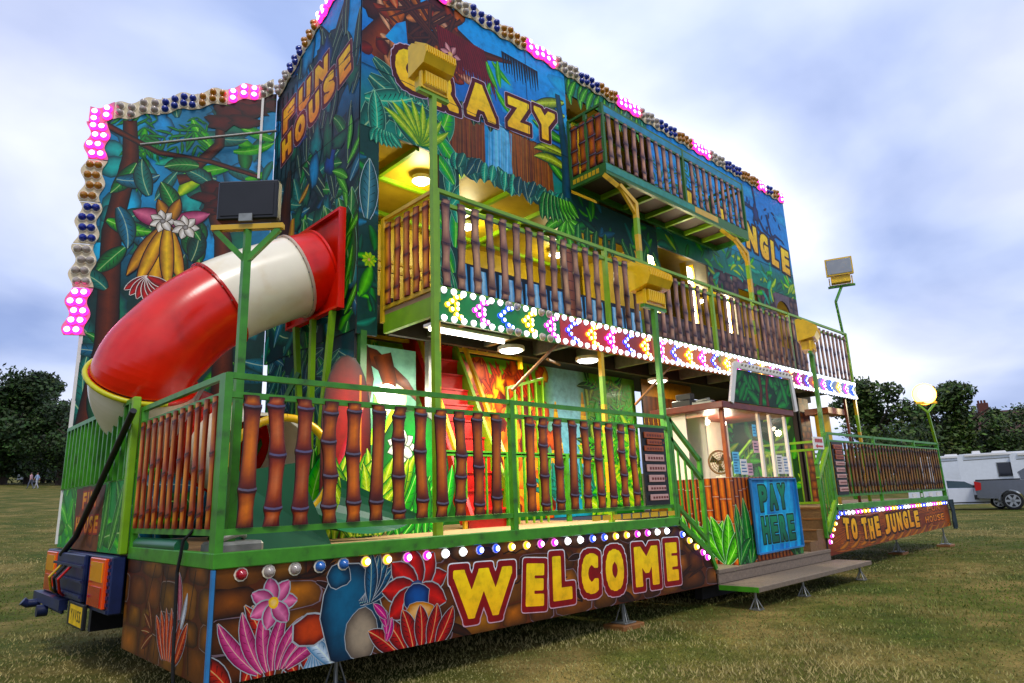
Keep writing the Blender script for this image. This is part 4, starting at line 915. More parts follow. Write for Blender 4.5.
def ride_body():
    t = thing('ride_body', 'two storey trailer body of the fun house behind the painted front', 'ride building', (7, 3, 0))
    def part(name, m, *boxes):
        mb = MB()
        for b in boxes: mb.box(b[0], b[1])
        return mb.build(name, m, t)
    part('floor', 'dark', ((.05, 1.9, .5), (12.25, 4.4, .95)))
    part('chassis', 'dark', ((.3, 2.0, .1), (12.0, 2.1, .5)), ((.3, 4.2, .1), (12.0, 4.3, .5)), ((12.0, 2.0, .1), (12.1, 4.3, .5)))  # dark boards added to block light coming from behind under the trailer
    part('ground_floor', 'deckfloor', ((.1, 3.86, .955), (12.2, 4.38, .998)), ((9.36, 1.92, .955), (12.2, 3.84, .998)))
    part('first_floor', 'dark', ((1.8, 1.425, 3.3), (12.2, 3.58, 3.4)))
    part('first_ceiling', 'olive', ((1.8, 1.43, 5.3), (12.2, 3.58, 5.36)))
    part('second_floor', 'dark', ((1.8, 1.43, 5.361), (12.2, 3.58, 5.45)))
    part('roof', 'olive', ((2.36, 1.43, 7.3), (12.2, 3.58, 7.36)))
    part('back_wall', 'olive', ((1.8, 3.5, 3.4), (12.2, 3.58, 5.3))); part('back_wall', 'olive', ((2.36, 3.5, 5.45), (12.2, 3.58, 7.3)))
    part('end_wall', 'olive', ((12.2, 1.425, 3.0), (12.28, 3.58, 7.4)))
    part('inner_end_wall', 'olive', ((1.79, 1.5, 3.4), (1.80, 3.5, 5.3))); part('inner_end_wall', 'olive', ((2.36, 1.5, 5.45), (2.38, 3.5, 7.3)))
    for x in (2.5, 3.3, 4.1, 4.9): part('ceiling_beam', 'lime', ((x, 1.43, 5.24), (x+.05, 3.49, 5.3)))
    for y in (2.3, 3.2): part('ceiling_beam', 'lime', ((1.8, y, 5.25), (7, y+.05, 5.3)))
    for y in (2.0, 2.9): part('ceiling_beam', 'lime', ((5.2, y, 7.25), (9, y+.05, 7.3)))
    [part('partition', 'olive', q) for q in (((7.2, 1.6, 3.4), (7.24, 3, 5.3)), ((9.6, 2.4, 3.4), (9.64, 3.49, 5.3)), ((7.25, 2.6, 5.45), (7.3, 3.49, 7.3)))]
    for x in (2.1, 4.5, 10.5):
        for y in (2.1, 4.2):
            m = MB(); m.tube([(x+1.2, y-.1, .42), (x+1.2, y+.1, .42)], .42, 20); m.build('wheel', 'rubber', t)
    # painted back wall of the ground floor
    mu = Mural((1.9, 2.75, 0), X, Z, -Y)
    mu.board([(0, 1.0), (6.24, 1.0), (6.24, 3.29), (0, 3.29)], hx('#2a5a30'), .03, lambda u, v: mixc(hx('#4aa0c0') if 4.0 < u < 4.9 else hx('#2a6a2a'), hx('#a8d4e4') if 4.0 < u < 4.9 else hx('#6a9a30'), min(1, max(0, (v-1.2)/1.6))))
    jungle_fill(mu, 0, 1.0, 2.3, 3.2, 110, [(G_L, G_M), (G_Y, G_M), (hx('#c8d858'), G_L)], (.25, .6))
    for q in range(30): mu.blob(rng.uniform(2.4, 3.8), rng.uniform(1.2, 3.0), .22, .25, hx('#f8a428'), hx('#c84a18'), .3)
    for q in range(26): u = 2.3+.055*q; mu.leaf(u, 2.75, .55, .09, pi/2+rng.uniform(-.7, .7), hx('#c84a28'), hx('#5a1410'), .3, vein=False)
    for u, h in ((4.15, .95), (4.8, 1.15)):
        for q in range(6): mu.poly([(u-.16+.024*q, 1.8+h*q/6), (u+.16-.024*q, 1.8+h*q/6), (u+.136-.024*q, 1.8+h*(q+1)/6), (u-.136+.024*q, 1.8+h*(q+1)/6)], [hx('#e0a030'), hx('#b06a20'), hx('#f0c860'), hx('#f0d070')])
    for u in (4.0, 4.4, 4.8, 5.0):
        for q in range(8): mu.leaf(u, 1.3, .55, .09, .3+.34*q, hx('#2a9a8a'), hx('#0c4a3c'), .5, vein=False)
    for q in range(40): mu.blob(rng.uniform(2.3, 4.0), rng.uniform(1.0, 3.25), .1, .16, rng.choice([hx('#f8c040'), hx('#e8641c'), hx('#6a1c10'), hx('#3a0c0c')]), hx('#7a200c'), .4)
    for q in range(26): mu.leaf(rng.uniform(4.9, 6.2), rng.uniform(1.8, 3.2), .5, .13, rng.uniform(0, 6.2), rng.choice([hx('#2a8a2c'), hx('#145a24'), hx('#a8c830')]), hx('#0c3a18'), .5)
    for u, v in ((5.5, 2.9), (5.8, 2.4), (5.4, 1.9)):
        for q in range(8): mu.palm(u, v, .6, .8*q, G_L, G_M, 6)
    jungle_fill(mu, 5.0, 1.0, 6.24, 2.5, 90, [(G_L, G_M), (G_Y, G_L), (hx('#d0e060'), G_L)], (.2, .5))
    mu.build('jungle_mural', t)
    # yellow stone wall towards the booth
    mu = Mural((8.15, 2.6, 0), X, Z, -Y)
    mu.board([(0, 1.0), (1.6, 1.0), (1.6, 3.29), (0, 3.29)], hx('#8a5a0c'), .03)
    mu.rocks(0, 1.0, 1.6, 2.75, .5, hx('#e8b820'), hx('#f0cc30'), hx('#7a4a0a'))
    for q in range(12): u = .05+.14*q; mu.strip([(u, 2.99), (u+.02, 2.6-.3*rng.random()), (u+.01, 2.2)], [.2, .08, .01], hx('#2a1408'), hx('#5a2c0c'))
    for q in range(9): mu.leaf(.6, 2.15, .16, .05, .7*q, G_M, G_D, .2)
    mu.build('stone_mural', t)
    # orange tiki column near the right end
    m = MB(); m.box((10.9, 1.12, 1.0), (11.0, 3.84, 2.96)); m.build('inner_wall', 'darkbrown', t)
    mu = Mural((10.89, 3.8, 0), -Y, Z, -X); mu.board([(0, 1.0), (2.6, 1.0), (2.6, 2.95), (0, 2.95)], hx('#1c4a20'), .005); jungle_fill(mu, 0, 1, 2.6, 3, 90, [(G_L, G_M), (G_Y, G_M), (G_M, G_D)], (.25, .5)); mu.build('leaf_mural', t)
    mu = Mural((10.9, 1.05, 0), X, Z, -Y); mu.board([(0, 1.0), (.42, 1.0), (.42, 2.95), (0, 2.95)], hx('#6a2c0c'), .03); mu.rocks(0, 1, .42, 3, .22, hx('#e08a24'), hx('#d0701c'), hx('#4a1c0a')); mu.build('brick_column', t)
    m = MB(); m.tube([(11.15, .76, 1.0), (11.15, .76, 2.6)], .13, 14); m.build('column', 'yellow', t)
    m = MB(); m.box((10.95, .55, 2.61), (11.7, .98, 2.72)); m.build('column_head', 'orangewood', t)
    m = MB(); m.bar((11.6, .48, 1.0), (11.6, .48, 2.96), .04, up=(1, 0, 0)); m.build('support_post', 'brownboard', t)
    for x, mt in ((1.83, 'dgreen'), (2.66, 'galv')):
        m = MB(); m.bar((x, 1.42, 1.0), (x, 1.42, 2.99), .07, .07, up=(1, 0, 0)); m.build('support_post', mt, t)
    # mural in the first bay
    mu = Mural((1.87, 1.9, 0), X, Z, -Y)
    mu.board([(0, 1.0), (.95, 1.0), (.95, 2.99), (0, 2.99)], hx('#9ac0b0'), .03, lambda u, v: mixc(hx('#2a6a24'), hx('#8ab8a8'), min(1, max(0, v-1.7))))
    mu.blob(.62, 2.42, .2, .2, hx('#fffbe8'), hx('#e8e4b0'), .05)  # bright reflection painted onto the mural as a pale round spot
    jungle_fill(mu, 0, 1.0, 1, 2.2, 60, [(G_L, G_M), (G_Y, G_L), (hx('#d8e070'), G_L)], (.15, .35))
    for P in ([(-.05, 2.9), (.4, 2.85), (.8, 2.6), (1, 2.4)], [(.2, 2.95), (.3, 2.6), (.28, 2.3)], [(.5, 2.9), (.6, 2.6), (.55, 2.4)]): mu.strip(P, [.24, .2, .12, .05][:len(P)], hx('#3a1c10'), hx('#7a4024'), hx('#3a1c10'))
    mu.build('bay_mural', t)
    m = MB(); m.dome((2.42, 1.86, 2.44), (0, -1, 0), .13, .06, 16, 4, 0); m.build('glare_lamp', 'lampspill', t)  # lit dome added to give the white glare spot on the mural
    lamp('POINT', (2.4, 1.6, 2.4), 9, (1, .92, .75), r=.1, parent=t)
    return t

def light_fittings():
    # ceiling lights under the walkway
    for x, y, z, lab, w in ((2.55, .62, 2.895, 'long white tube light under the walkway near the striped post', .5), (3.39, .90, 2.885, 'round ceiling light above the red staircase', .13), (4.82, 1.95, 3.25, 'round ceiling light before the orange jungle mural', .13), (4.55, .78, 2.885, 'round ceiling light under the walkway beside the middle striped post', .13), (6.6, 1.2, 2.885, 'round ceiling light behind the green floodlight post', .13), (8.7, 1.8, 3.25, 'ceiling light above the stairs right of the booth', .13)):
        t = thing('ceiling_light', lab, 'ceiling light', (x, y, z), 'ceiling lights of the ground floor')
        if w > .3:
            m = MB(); m.box((x-w, y-.06, z), (x+w, y+.06, z+.03)); m.build('housing', 'whitep', t)
            m = MB(); m.tube([(x-w+.03, y, z-.02), (x+w-.03, y, z-.02)], .02, 8); m.build('tube', 'white_e', t)
            lamp('AREA', (x, y, z-.06), 55, (1, .93, .78), size=(1, .1), parent=t)
        else:
            m = MB(); m.tube([(x, y, z), (x, y, z+.04)], w*1.15, 16); m.build('housing', 'whitep', t)
            m = MB(); m.dome((x, y, z), (0, 0, -1), w, .03, 16, 2, 0); m.build('diffuser', 'lampspill', t)
            lamp('AREA', (x, y, z-.05), 50, (1, .92, .72), size=(.25, .25), parent=t)
    # upright lit columns on the first floor
    for x, lab in ((7.18, 'leftmost of the three upright lit tubes on the first floor'), (8.32, 'middle one of the three upright lit tubes on the first floor'), (9.5, 'rightmost of the three upright lit tubes on the first floor')):
        t = thing('light_column', lab, 'tube light', (x, 1.5, 3.6), 'upright tube lights of the first floor')
        m = MB(); m.box((x-.13, 1.5, 3.25), (x-.10, 1.62, 5.18)); m.box((x+.10, 1.5, 3.25), (x+.13, 1.62, 5.18)); m.box((x-.1, 1.6, 3.25), (x+.1, 1.62, 5.18)); m.build('frame', 'yellow', t)
        m = MB(); m.box((x-.085, 1.515, 3.95), (x+.085, 1.57, 5.12), bev=.02); m.build('tube', 'white_e', t)
        m = MB(); m.box((x-.085, 1.515, 3.3), (x+.085, 1.58, 3.9), bev=.02); m.build('padding', 'redpaint', t)
        lamp('AREA', (x, 1.50, 4.5), 30, (1, .92, .7), size=(.2, 1.1), rot=(pi/2, 0, 0), parent=t)
    for x, z, lab in ((2.95, 5.2, 'ceiling lamp of the first floor above the left balcony bay'), (4.3, 5.2, 'added ceiling lamp brightening the first floor behind the leafy valance below CRAZY'), (6.2, 5.2, 'ceiling lamp of the first floor under the upper balcony'), (10.6, 5.2, 'ceiling lamp of the first floor behind the rock wall'), (6.2, 7.2, 'ceiling lamp of the top floor behind the upper balcony')):  # the lamp behind the CRAZY valance is added to brighten the opening
        yl = 1.95 if x < 3 else 2.7; t = thing('ceiling_lamp', lab, 'ceiling lamp', (x, yl, z), 'ceiling lamps of the upper floors')
        m = MB(); m.tube([(x, yl, z), (x, yl, z+.05)], .12, 14, 0); m.dome((x, yl, z), (0, 0, -1), .1, .05, 14, 3, 1); m.build('diffuser', ['whitep', 'lampspill'], t)
        lamp('POINT', (x, yl, z-.12), 36 if x < 5 else 24, (1, .88, .5), r=.1, parent=t)

def inner_ground():
    # red staircase, climbing away from the viewer
    t = thing('red_staircase', 'steep red staircase with yellow handrails inside the ground floor', 'stairs', (3.45, 2.1, 1.0))
    n = 11; y0, z0, y1, z1 = 1.38, 1.0, 2.46, 3.25; dy, dz = (y1-y0)/n, (z1-z0)/n
    for k in range(n):
        y, z = y0+dy*k, z0+dz*k
        m = MB(); m.box((3.13, y, z), (3.72, y+.015, z+dz-.022)); m.box((3.13, y-.02, z+dz-.02), (3.72, y+dy+.01, z+dz)); m.build('tread', 'redpaint', t)
    for x, mt in ((3.09, 'redpaint'), (3.76, 'lime')):
        m = MB(); m.bar((x, y0-.03, z0+.08), (x, y1, z1+.05), .05, .2); m.build('stringer', mt, t)
    for x in (3.08, 3.78):
        m = MB(); m.bar((x, y0, z0+.55), (x, y1, z1+.55), .045, .045); m.bar((x, y0, z0), (x, y0, z0+.55), .04, .04, up=(1, 0, 0)); m.build('handrail', 'yellow', t)
    # lime guard with upright bars
    t = thing('stair_guard', 'lime guard of upright bars beside the red staircase', 'railing', (4.3, 1.7, 1.0))
    for k in range(6): x = 3.98+.125*k; m = MB(); m.bar((x, 1.62, 1.0), (x, 1.62, 2.62+.035*k), .022, .022, up=(1, 0, 0)); m.build('baluster', 'lime', t)
    m = MB(); m.bar((3.97, 1.62, 2.62), (4.62, 1.62, 2.80), .035); m.build('top_rail', 'lime', t)
    # inner railing along the ground floor
    railing('thin green inner railing behind the front deck', (2.7, 1.36), (5.6, 1.36), 1.12, 1.78, 1.80, [.0, 1.0, 2.0, 2.88], [], [None], .1, 'green', balusters=[.1+.145*i for i in range(20)])
    railing('lime inner railing between the booth and the right deck', (9.9, 1.36), (9.9, .3), 1.05, 1.92, 2.05, [.0, 1.04], [], [None], .1, 'lime', balusters=[.1+.13*i for i in range(8)], group=None)
    # scenic cut-outs at the back of the left deck
    def cut(label, x, y, w, h, fn, z=1.0):
        mu = Mural((x, y, z), X, Z, -Y); mu.board([(w*.35, 0), (w*.65, 0), (w*.65, h*.15), (w*.35, h*.15)], G_D, .03); fn(mu, w, h)
        tag(mu.build('scenery_board', None), label, 'scenery board', 'scenic boards on the front deck')
    def bush(mu, w, h, c=None):
        mu.clip = None
        for q in range(26): L = h*rng.uniform(.5, .95); mu.leaf(w*rng.uniform(.2, .8), 0.02, L, L*.24, pi/2+rng.uniform(-.8, .8), *(c or rng.choice([(G_L, G_M), (G_M, G_D), (hx('#3a8a2c'), G_D)])), rng.uniform(-.4, .4), hx('#0c2a14'), .006)
    def reddome(mu, w, h):
        mu.clip = None; P = [(0, .0), (w, .0), (w, h*.6)]+[(w/2+w/2*cos(a), h*.6+h*.4*sin(a)) for a in [pi*i/12 for i in range(1, 12)]]+[(0, h*.6)]
        mu.fan([(p[0]+(.012 if p[0] > w/2 else -.012), p[1]+.012) for p in P], hx('#1c0606'), hx('#1c0606')); mu.fan(P, hx('#a81408'), hx('#4a0404')); mu.leaf(.15*w, .1, h*.7, .14, 1.35, hx('#d87a80'), hx('#a03a40'), -.2); mu.strip([(w*.8, .3), (w*.78, h*.9)], [.03, .02], hx('#d8843a'))
        for q in range(7): mu.leaf(w*.15*q, 0, .8, .16, pi/2+rng.uniform(-.5, .5), G_Y, G_M, .3, hx('#2a4a14'), .006)
    cut('red arched scenery board with leaves at the back of the left deck', 1.36, 1.30, .50, 1.68, reddome)
    def greenball(mu, w, h):
        mu.clip = None; mu.blob(w/2, h*.55, w*.5, h*.5, hx('#3aa848'), hx('#0c5a20'), .05, n=24, ol=hx('#0a2c10')); mu.flower(w*.3, h*.72, .17, 9, hx('#f4f4ec'), hx('#b8c0b0'), hx('#2a2a20'), hx('#1c3a1c'))
        for q in range(14): mu.leaf(w*rng.uniform(.1, .9), 0, h*.6, .16, pi/2+rng.uniform(-.8, .8), hx('#4ab848'), hx('#106a2a'), .3, hx('#0a2c10'), .005)
    cut('bright green bush board with a white flower behind the railing', 1.95, 1.25, .8, 1.15, greenball)
    cut('pale green leaf board behind the railing left of the white flower', 1.45, 1.1, .5, .95, lambda mu, w, h: bush(mu, w, h, (G_Y, G_M)))
    cut('dark green bush board beside the slide exit', .95, 1.55, .55, .9, bush)
    def blueleaf(mu, w, h):
        mu.clip = None; mu.fan([(0, 0), (w, 0), (w, h), (0, h)], hx('#4a7a8a'), hx('#12303c'))
        mu.clip = [(0, 0), (w, 0), (w, h), (0, h)]
        for q in range(60): mu.leaf(rng.uniform(0, w), rng.uniform(0, h), .4, .12, rng.uniform(0, 6), jit(hx('#4a7a86')), hx('#12343c'), .4, hx('#8aa8b0') if rng.random() < .2 else None, .005)
    mu = Mural((1.76, 3.5, 1.0), -Y, Z, -X); W = 2.05
    mu.board([(0, 0), (W, 0), (W, 2.0), (0, 2.0)], hx('#12343c'), .03)
    for q in range(130): mu.leaf(rng.uniform(0, W), rng.uniform(0, 2.0), rng.uniform(.3, .6), .15, rng.uniform(0, 6.2), jit(rng.choice([hx('#3a6a7a'), T_M, G_M])), rng.choice([T_D, hx('#0c2430')]), .4, hx('#7a98a0') if rng.random() < .3 else None, .005)
    tag(mu.build('scenery_board', None), 'blue green leafy end board under the slide flange', 'scenery board', 'scenic boards on the front deck')
    # striped posts carrying the walkway
    for x, lab in ((2.05, 'yellow and green striped post at the left corner of the walkway'), (4.41, 'yellow and green striped post in the middle of the walkway'), (12.08, 'yellow and green striped post at the far right end of the walkway')):
        striped((x, .47, 1.0), 1.95, .05, lab, 'support_post', 'post', 'striped posts under the walkway')

def striped(p, h, w, label, name, cat, group, nseg=6, parent=None):
    m = MB(); x, y, z = p
    for k in range(nseg): m.box((x-w/2, y-w/2, z+h*k/nseg), (x+w/2, y+w/2, z+h*(k+1)/nseg), k % 2)
    o = m.build(name, ['lime', 'yellow'], parent)
    if label: tag(o, label, cat, group)
    return o

# ------------------------------------------------------------------ first floor walkway with its light panels
def walkway():
    yf = .451; x0, x1 = 2.04, 12.08
    t = thing('walkway', 'first floor walkway projecting over the front deck', 'walkway', (7, .9, 3.0))
    m = MB(); m.box((x0, yf+.02, 3.17), (x1, 1.36, 3.215)); m.build('walkway_floor', 'deckfloor', t)
    m = MB(); m.box((x0, yf+.04, 2.98), (x0+.05, 1.36, 3.17)); m.build('frame', 'lime', t)
    for q in (((x0+.05, yf+.04, 2.97), (x1, yf+.09, 3.168)), ((x0+.05, 1.3, 2.97), (x1, 1.36, 3.168))): m = MB(); m.box(*q); m.build('beam', 'dark', t)
    for k in range(12): m = MB(); x = x0+.5+.8*k; m.box((x, yf+.091, 3.0), (x+.06, 1.299, 3.165)); m.build('joist', 'galv', t)
    m = MB(); m.box((x0+.06, yf+.1, 3.166), (x1, 1.29, 3.1695)); m.build('soffit', 'dark', t)
    for a, b in (((3.0, .5, 2.35), (3.75, .5, 2.96)), ((5.05, .5, 2.35), (5.95, .5, 2.96)), ((3.6, .55, 2.75), (4.5, 1.2, 2.9))):
        m = MB(); m.tube([a, b], .016, 7); m.build('brace', 'brassbrown', t)
    secs = [(2.04, 3.70, 'fas_green', 'green arrow light panel at the left end of the walkway'), (3.70, 5.40, 'fas_red', 'coral red arrow light panel, second from the left'), (5.40, 7.05, 'fas_orange', 'orange arrow light panel behind the green floodlight post'), (7.05, 8.75, 'fas_gold', 'pale gold arrow light panel above the booth header'), (8.75, 10.4, 'fas_pink', 'pink arrow light panel, second from the right end'), (10.4, 12.10, 'fas_blue', 'pale blue arrow light panel at the far right end')]
    ar = 0
    for a, b, mt, lab in secs:
        s = thing('arrow_light_panel', lab, 'light panel', ((a+b)/2, yf, 3.08), 'arrow light panels along the walkway')
        m = MB(); m.box((a+.003, yf-.02, 2.915), (b-.003, yf+.018, 3.245), bev=.006); m.build('panel', mt, s)
        nb = int(round((b-a)/.12)); st = (b-a)/nb
        for i in range(nb):
            for z in (2.945, 3.215):
                dead = mt == 'fas_green' and i in (7, 8, 11, 12) 
                inst(BULB['c_clear' if dead else 'small_white'], 'bulb', s, (a+st*(i+.5), yf-.02, z), ROT_FRONT)
        na = int(round((b-a)/.36)); sa = (b-a)/na
        for i in range(na):
            inst(BULB['arrow_'+['gold', 'magenta', 'blue'][ar % 3]], 'arrow_light', s, (a+sa*(i+.55), yf-.021, 3.08), ROT_FRONT); ar += 1
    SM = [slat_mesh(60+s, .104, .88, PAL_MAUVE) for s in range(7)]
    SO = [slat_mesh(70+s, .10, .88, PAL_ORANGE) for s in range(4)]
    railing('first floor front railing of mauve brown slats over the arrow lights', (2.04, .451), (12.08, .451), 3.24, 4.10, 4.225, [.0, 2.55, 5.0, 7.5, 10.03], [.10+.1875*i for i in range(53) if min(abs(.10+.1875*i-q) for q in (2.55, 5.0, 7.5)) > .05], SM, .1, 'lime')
    railing('yellow end railing with orange slats at the left of the first floor', (2.04, 1.36), (2.04, .48), 3.24, 4.10, 4.225, [.0, .87], [.12+.165*i for i in range(5)], SO, .1, 'yellow', balusters=[.04+.165*i for i in range(6)])
    railing('yellow inner railing crossing the first floor room', (2.1, 2.4), (5.0, 2.4), 3.24, 4.1, 4.22, [.0, 1.4, 2.88], [], [None], .1, 'yellow', balusters=[.1+.18*i for i in range(16)])
    # bent props between walkway railing and balcony
    for x, lab in ((5.40, 'yellow and green bent prop under the left end of the upper balcony'), (8.42, 'yellow and green bent prop under the right end of the upper balcony')):
        t = thing('balcony_prop', lab, 'prop', (x, .5, 4.2), 'bent props of the upper balcony')
        striped((x, .5, 3.24), 1.86, .06, None, 'pole', None, None, 8, t)
        m = MB(); m.bar((x, .5, 5.08), (x-.3, .52, 5.26), .06, .06); m.bar((x, .5, 4.92), (x-.26, .52, 5.22), .04, .04); m.bar((x-.3, .52, 5.24), (x-.33, .72, 5.48), .06, .06); m.build('bracket', 'yellow', t)

def balcony():
    x0, x1, yf, yb = 5.10, 9.02, .71, 1.355; zb, zt = 5.52, 6.58
    t = thing('upper_balcony', 'green and brown balcony box projecting from the top floor', 'balcony', ((x0+x1)/2, 1, zb))
    m = MB(); m.box((x0+.04, yf+.04, 5.6), (x1-.04, yb, 5.63)); m.build('balcony_floor', 'darkbrown', t)
    m = MB(); m.box((x0, yf, zb), (x1, yf+.05, zb+.17)); m.box((x0, yf+.051, zb), (x0+.05, yb, zb+.17)); m.box((x1-.05, yf+.051, zb), (x1, yb, zb+.17)); m.box((x0+.051, yb-.05, zb), (x1-.051, yb, zb+.08)); m.build('frame', 'dgreen', t)
    for k in range(6): m = MB(); x = x0+.6+.55*k; m.box((x, yf+.052, zb+.01), (x+.05, yb-.052, zb+.078)); m.build('joist', 'lime', t)
    m = MB()
    for k in range(7): m.box((x0-.004, yf+.12+.07*k, zb+.05), (x0-.0005, yf+.17+.07*k, zb+.12))
    m.build('reflector_tile', 'yellow', t)
    m = MB(); m.box((x0+.002, yf-.004, zb+.05), (x0+2.2, yf-.0005, zb+.15)); m.build('trim_strip', M('teal_trim', '#2a8a78', .5, var=.25, scale=9), t)
    m = MB(); m.box((x0+2.21, yf-.004, zb+.05), (x0+2.9, yf-.0005, zb+.15)); m.build('trim_strip', 'yellow', t)
    for z, nm in ((zt, 'top_rail'), (zt-.13, 'middle_rail')):
        m = MB(); m.bar((x0, yf+.02, z), (x1, yf+.02, z), .035); m.bar((x0+.02, yf+.04, z), (x0+.02, yb, z), .035); m.bar((x1-.02, yf+.04, z), (x1-.02, yb, z), .035); m.build(nm, 'dgreen', t)
    m = MB(); m.box((x0+.05, yf+.002, zt-.115), (x1-.02, yf+.012, zt-.015)); m.build('trim_strip', M('blue_green_trim', '#1f86a8', .5, var=.3, scale=5), t)
    for x, y in ((x0+.02, yf+.02), (x0+2.0, yf+.02), (x1-.02, yf+.02), (x0+.02, yb-.02), (x0+.02, 1.03), (x1-.02, yb-.02)): m = MB(); m.bar((x, y, zb+.17), (x, y, zt+.015), .045, up=(1, 0, 0)); m.build('post', 'dgreen', t)
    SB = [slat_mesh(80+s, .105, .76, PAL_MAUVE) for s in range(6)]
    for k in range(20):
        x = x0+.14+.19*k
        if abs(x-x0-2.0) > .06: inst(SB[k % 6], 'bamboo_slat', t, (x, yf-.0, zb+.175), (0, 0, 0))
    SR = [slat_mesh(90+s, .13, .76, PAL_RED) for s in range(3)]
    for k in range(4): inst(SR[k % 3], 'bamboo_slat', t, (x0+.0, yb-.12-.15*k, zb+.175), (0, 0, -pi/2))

# ------------------------------------------------------------------ light borders
def knob_border(label, path, nrm, out, cols, mat='creamboard', width=.26, wav=.035, big=True, rows=2):
    """one coloured section: wavy board along path with rows of cabochons"""
    P = [Vector(p) for p in path]; A, B = P[0], P[-1]; d = (B-A); L = d.length; d /= L; n = Vector(nrm).normalized(); o = Vector(out).normalized()
    t = thing('light_border', label, 'light border', (A+B)/2, 'cabochon light borders')
    N = max(8, int(L/.03)); ph = (A.z if abs(d.z) > .7 else A.x)*1.0
    W_ = lambda x: wav*sin(2*pi*(x+ph)/.33)
    top = [A+d*(L*i/N)+o*(width+W_(L*i/N))+n*.012 for i in range(N+1)]; bot = [A+d*(L*i/N)+o*(W_(L*i/N)*.8-wav)+n*.012 for i in range(N+1)]
    m = MB()
    for i in range(N):
        m.face([bot[i], bot[i+1], top[i+1], top[i]]); m.face([bot[i]-n*.02, top[i]-n*.02, top[i+1]-n*.02, bot[i+1]-n*.02]); m.face([top[i], top[i+1], top[i+1]-n*.02, top[i]-n*.02])
    m.face([bot[0], top[0], top[0]-n*.02, bot[0]-n*.02]); m.face([bot[N], bot[N]-n*.02, top[N]-n*.02, top[N]])
    m.build('board', 'pinkglow' if cols.startswith('pink') else mat, t)
    q = n.to_track_quat('Z', 'Y').to_euler()
    k = max(2, int(round(L/.125)))
    key = {'pink': 'big_pink', 'clear': 'b_clear', 'blue': 'b_blue', 'amber': 'b_amber'}[cols]
    for i in range(k):
        for r in range(rows): inst(BULB[key], 'cabochon', t, A+d*(L*(i+.5)/k)+o*(width*(.24+.48*r/(max(1, rows-1)))+W_(L*(i+.5)/k)*.85-wav*.4)+n*.013, q)

def borders():
    MAT['pinkglow'] = M('cream_board_pink_glow', '#e87aa8', .4, var=.08)  # cream board with the glow of the pink lamps put into its colour
    # along the top of the front
    seq = [('clear', 1.78, 2.35), ('pink', 2.35, 2.95), ('clear', 2.95, 3.3), ('blue', 3.3, 3.85), ('amber', 3.85, 4.35), ('pink', 4.35, 4.95), ('clear', 4.95, 5.45), ('blue', 5.45, 5.95), ('amber', 5.95, 6.4), ('pink', 6.4, 7.0), ('clear', 7.0, 7.55), ('blue', 7.55, 8.1), ('amber', 8.1, 8.6), ('pink', 8.6, 9.2), ('clear', 9.2, 9.75), ('blue', 9.75, 10.4), ('amber', 10.4, 11.1), ('pink', 11.1, 11.5), ('clear', 11.5, 11.8), ('blue', 11.8, 12.0), ('amber', 12.0, 12.15), ('pink', 12.15, 12.28)]
    seq = [s for s in seq if s[1] < 11.0]+[('pink', 11.1, 11.45), ('blue', 11.45, 11.75), ('amber', 11.75, 12.05), ('pink', 12.05, 12.3)]
    names = {'clear': 'unlit clear', 'pink': 'glowing pink', 'blue': 'unlit blue', 'amber': 'unlit amber'}
    where = {1.78: 'at the left end of the front roofline', 2.35: 'above the branch left of CRAZY', 2.95: 'above the letter A of CRAZY', 3.3: 'above the letter Z of CRAZY', 3.85: 'above the letter Y of CRAZY', 4.35: 'right of the CRAZY letters', 4.95: 'at the left edge of the balcony opening', 5.45: 'above the left end of the balcony', 5.95: 'above the balcony, second group from left', 6.4: 'above the balcony, third group from left', 7.0: 'above the middle of the balcony', 7.55: 'above the balcony just right of its middle', 8.1: 'above the right half of the balcony', 8.6: 'above the right end of the balcony', 9.2: 'just right of the balcony', 9.75: 'above the dark vine of the JUNGLE board', 10.4: 'above the letter N of JUNGLE', 11.1: 'above the letter G of JUNGLE', 11.45: 'above the letter L of JUNGLE', 11.75: 'above the letter E of JUNGLE', 12.05: 'at the far right end of the front roofline'}
    for c, a, b in seq: knob_border('%s cabochons along the roofline %s' % (names[c], where[a]), [(a, 1.385, 7.43), (b-.004, 1.385, 7.43)], (0, -1, 0), (0, 0, 1), c, 'creamboard', .2, .025, rows=2)
    # sloping top of the FUN HOUSE end
    f = lambda y: (1.748, y, 7.24-(y-2.04)*.388)
    for c, a, b in (('clear', 3.52, 3.18), ('blue', 3.17, 2.78), ('amber', 2.77, 2.40), ('pink', 2.39, 1.95), ('clear', 1.94, 1.42)):
        knob_border('%s cabochons on the sloping FUN HOUSE edge, %s' % (names[c], 'lowest group' if a == 3.52 else 'topmost group by the corner' if a == 1.94 else 'between amber and clear' if c == 'pink' else 'above the F of FUN' if c == 'blue' else 'above the U of FUN'), [f(a), f(b+.004)], (-1, 0, 0), (0, .36, .93), c, 'creamboard', .16, .02)

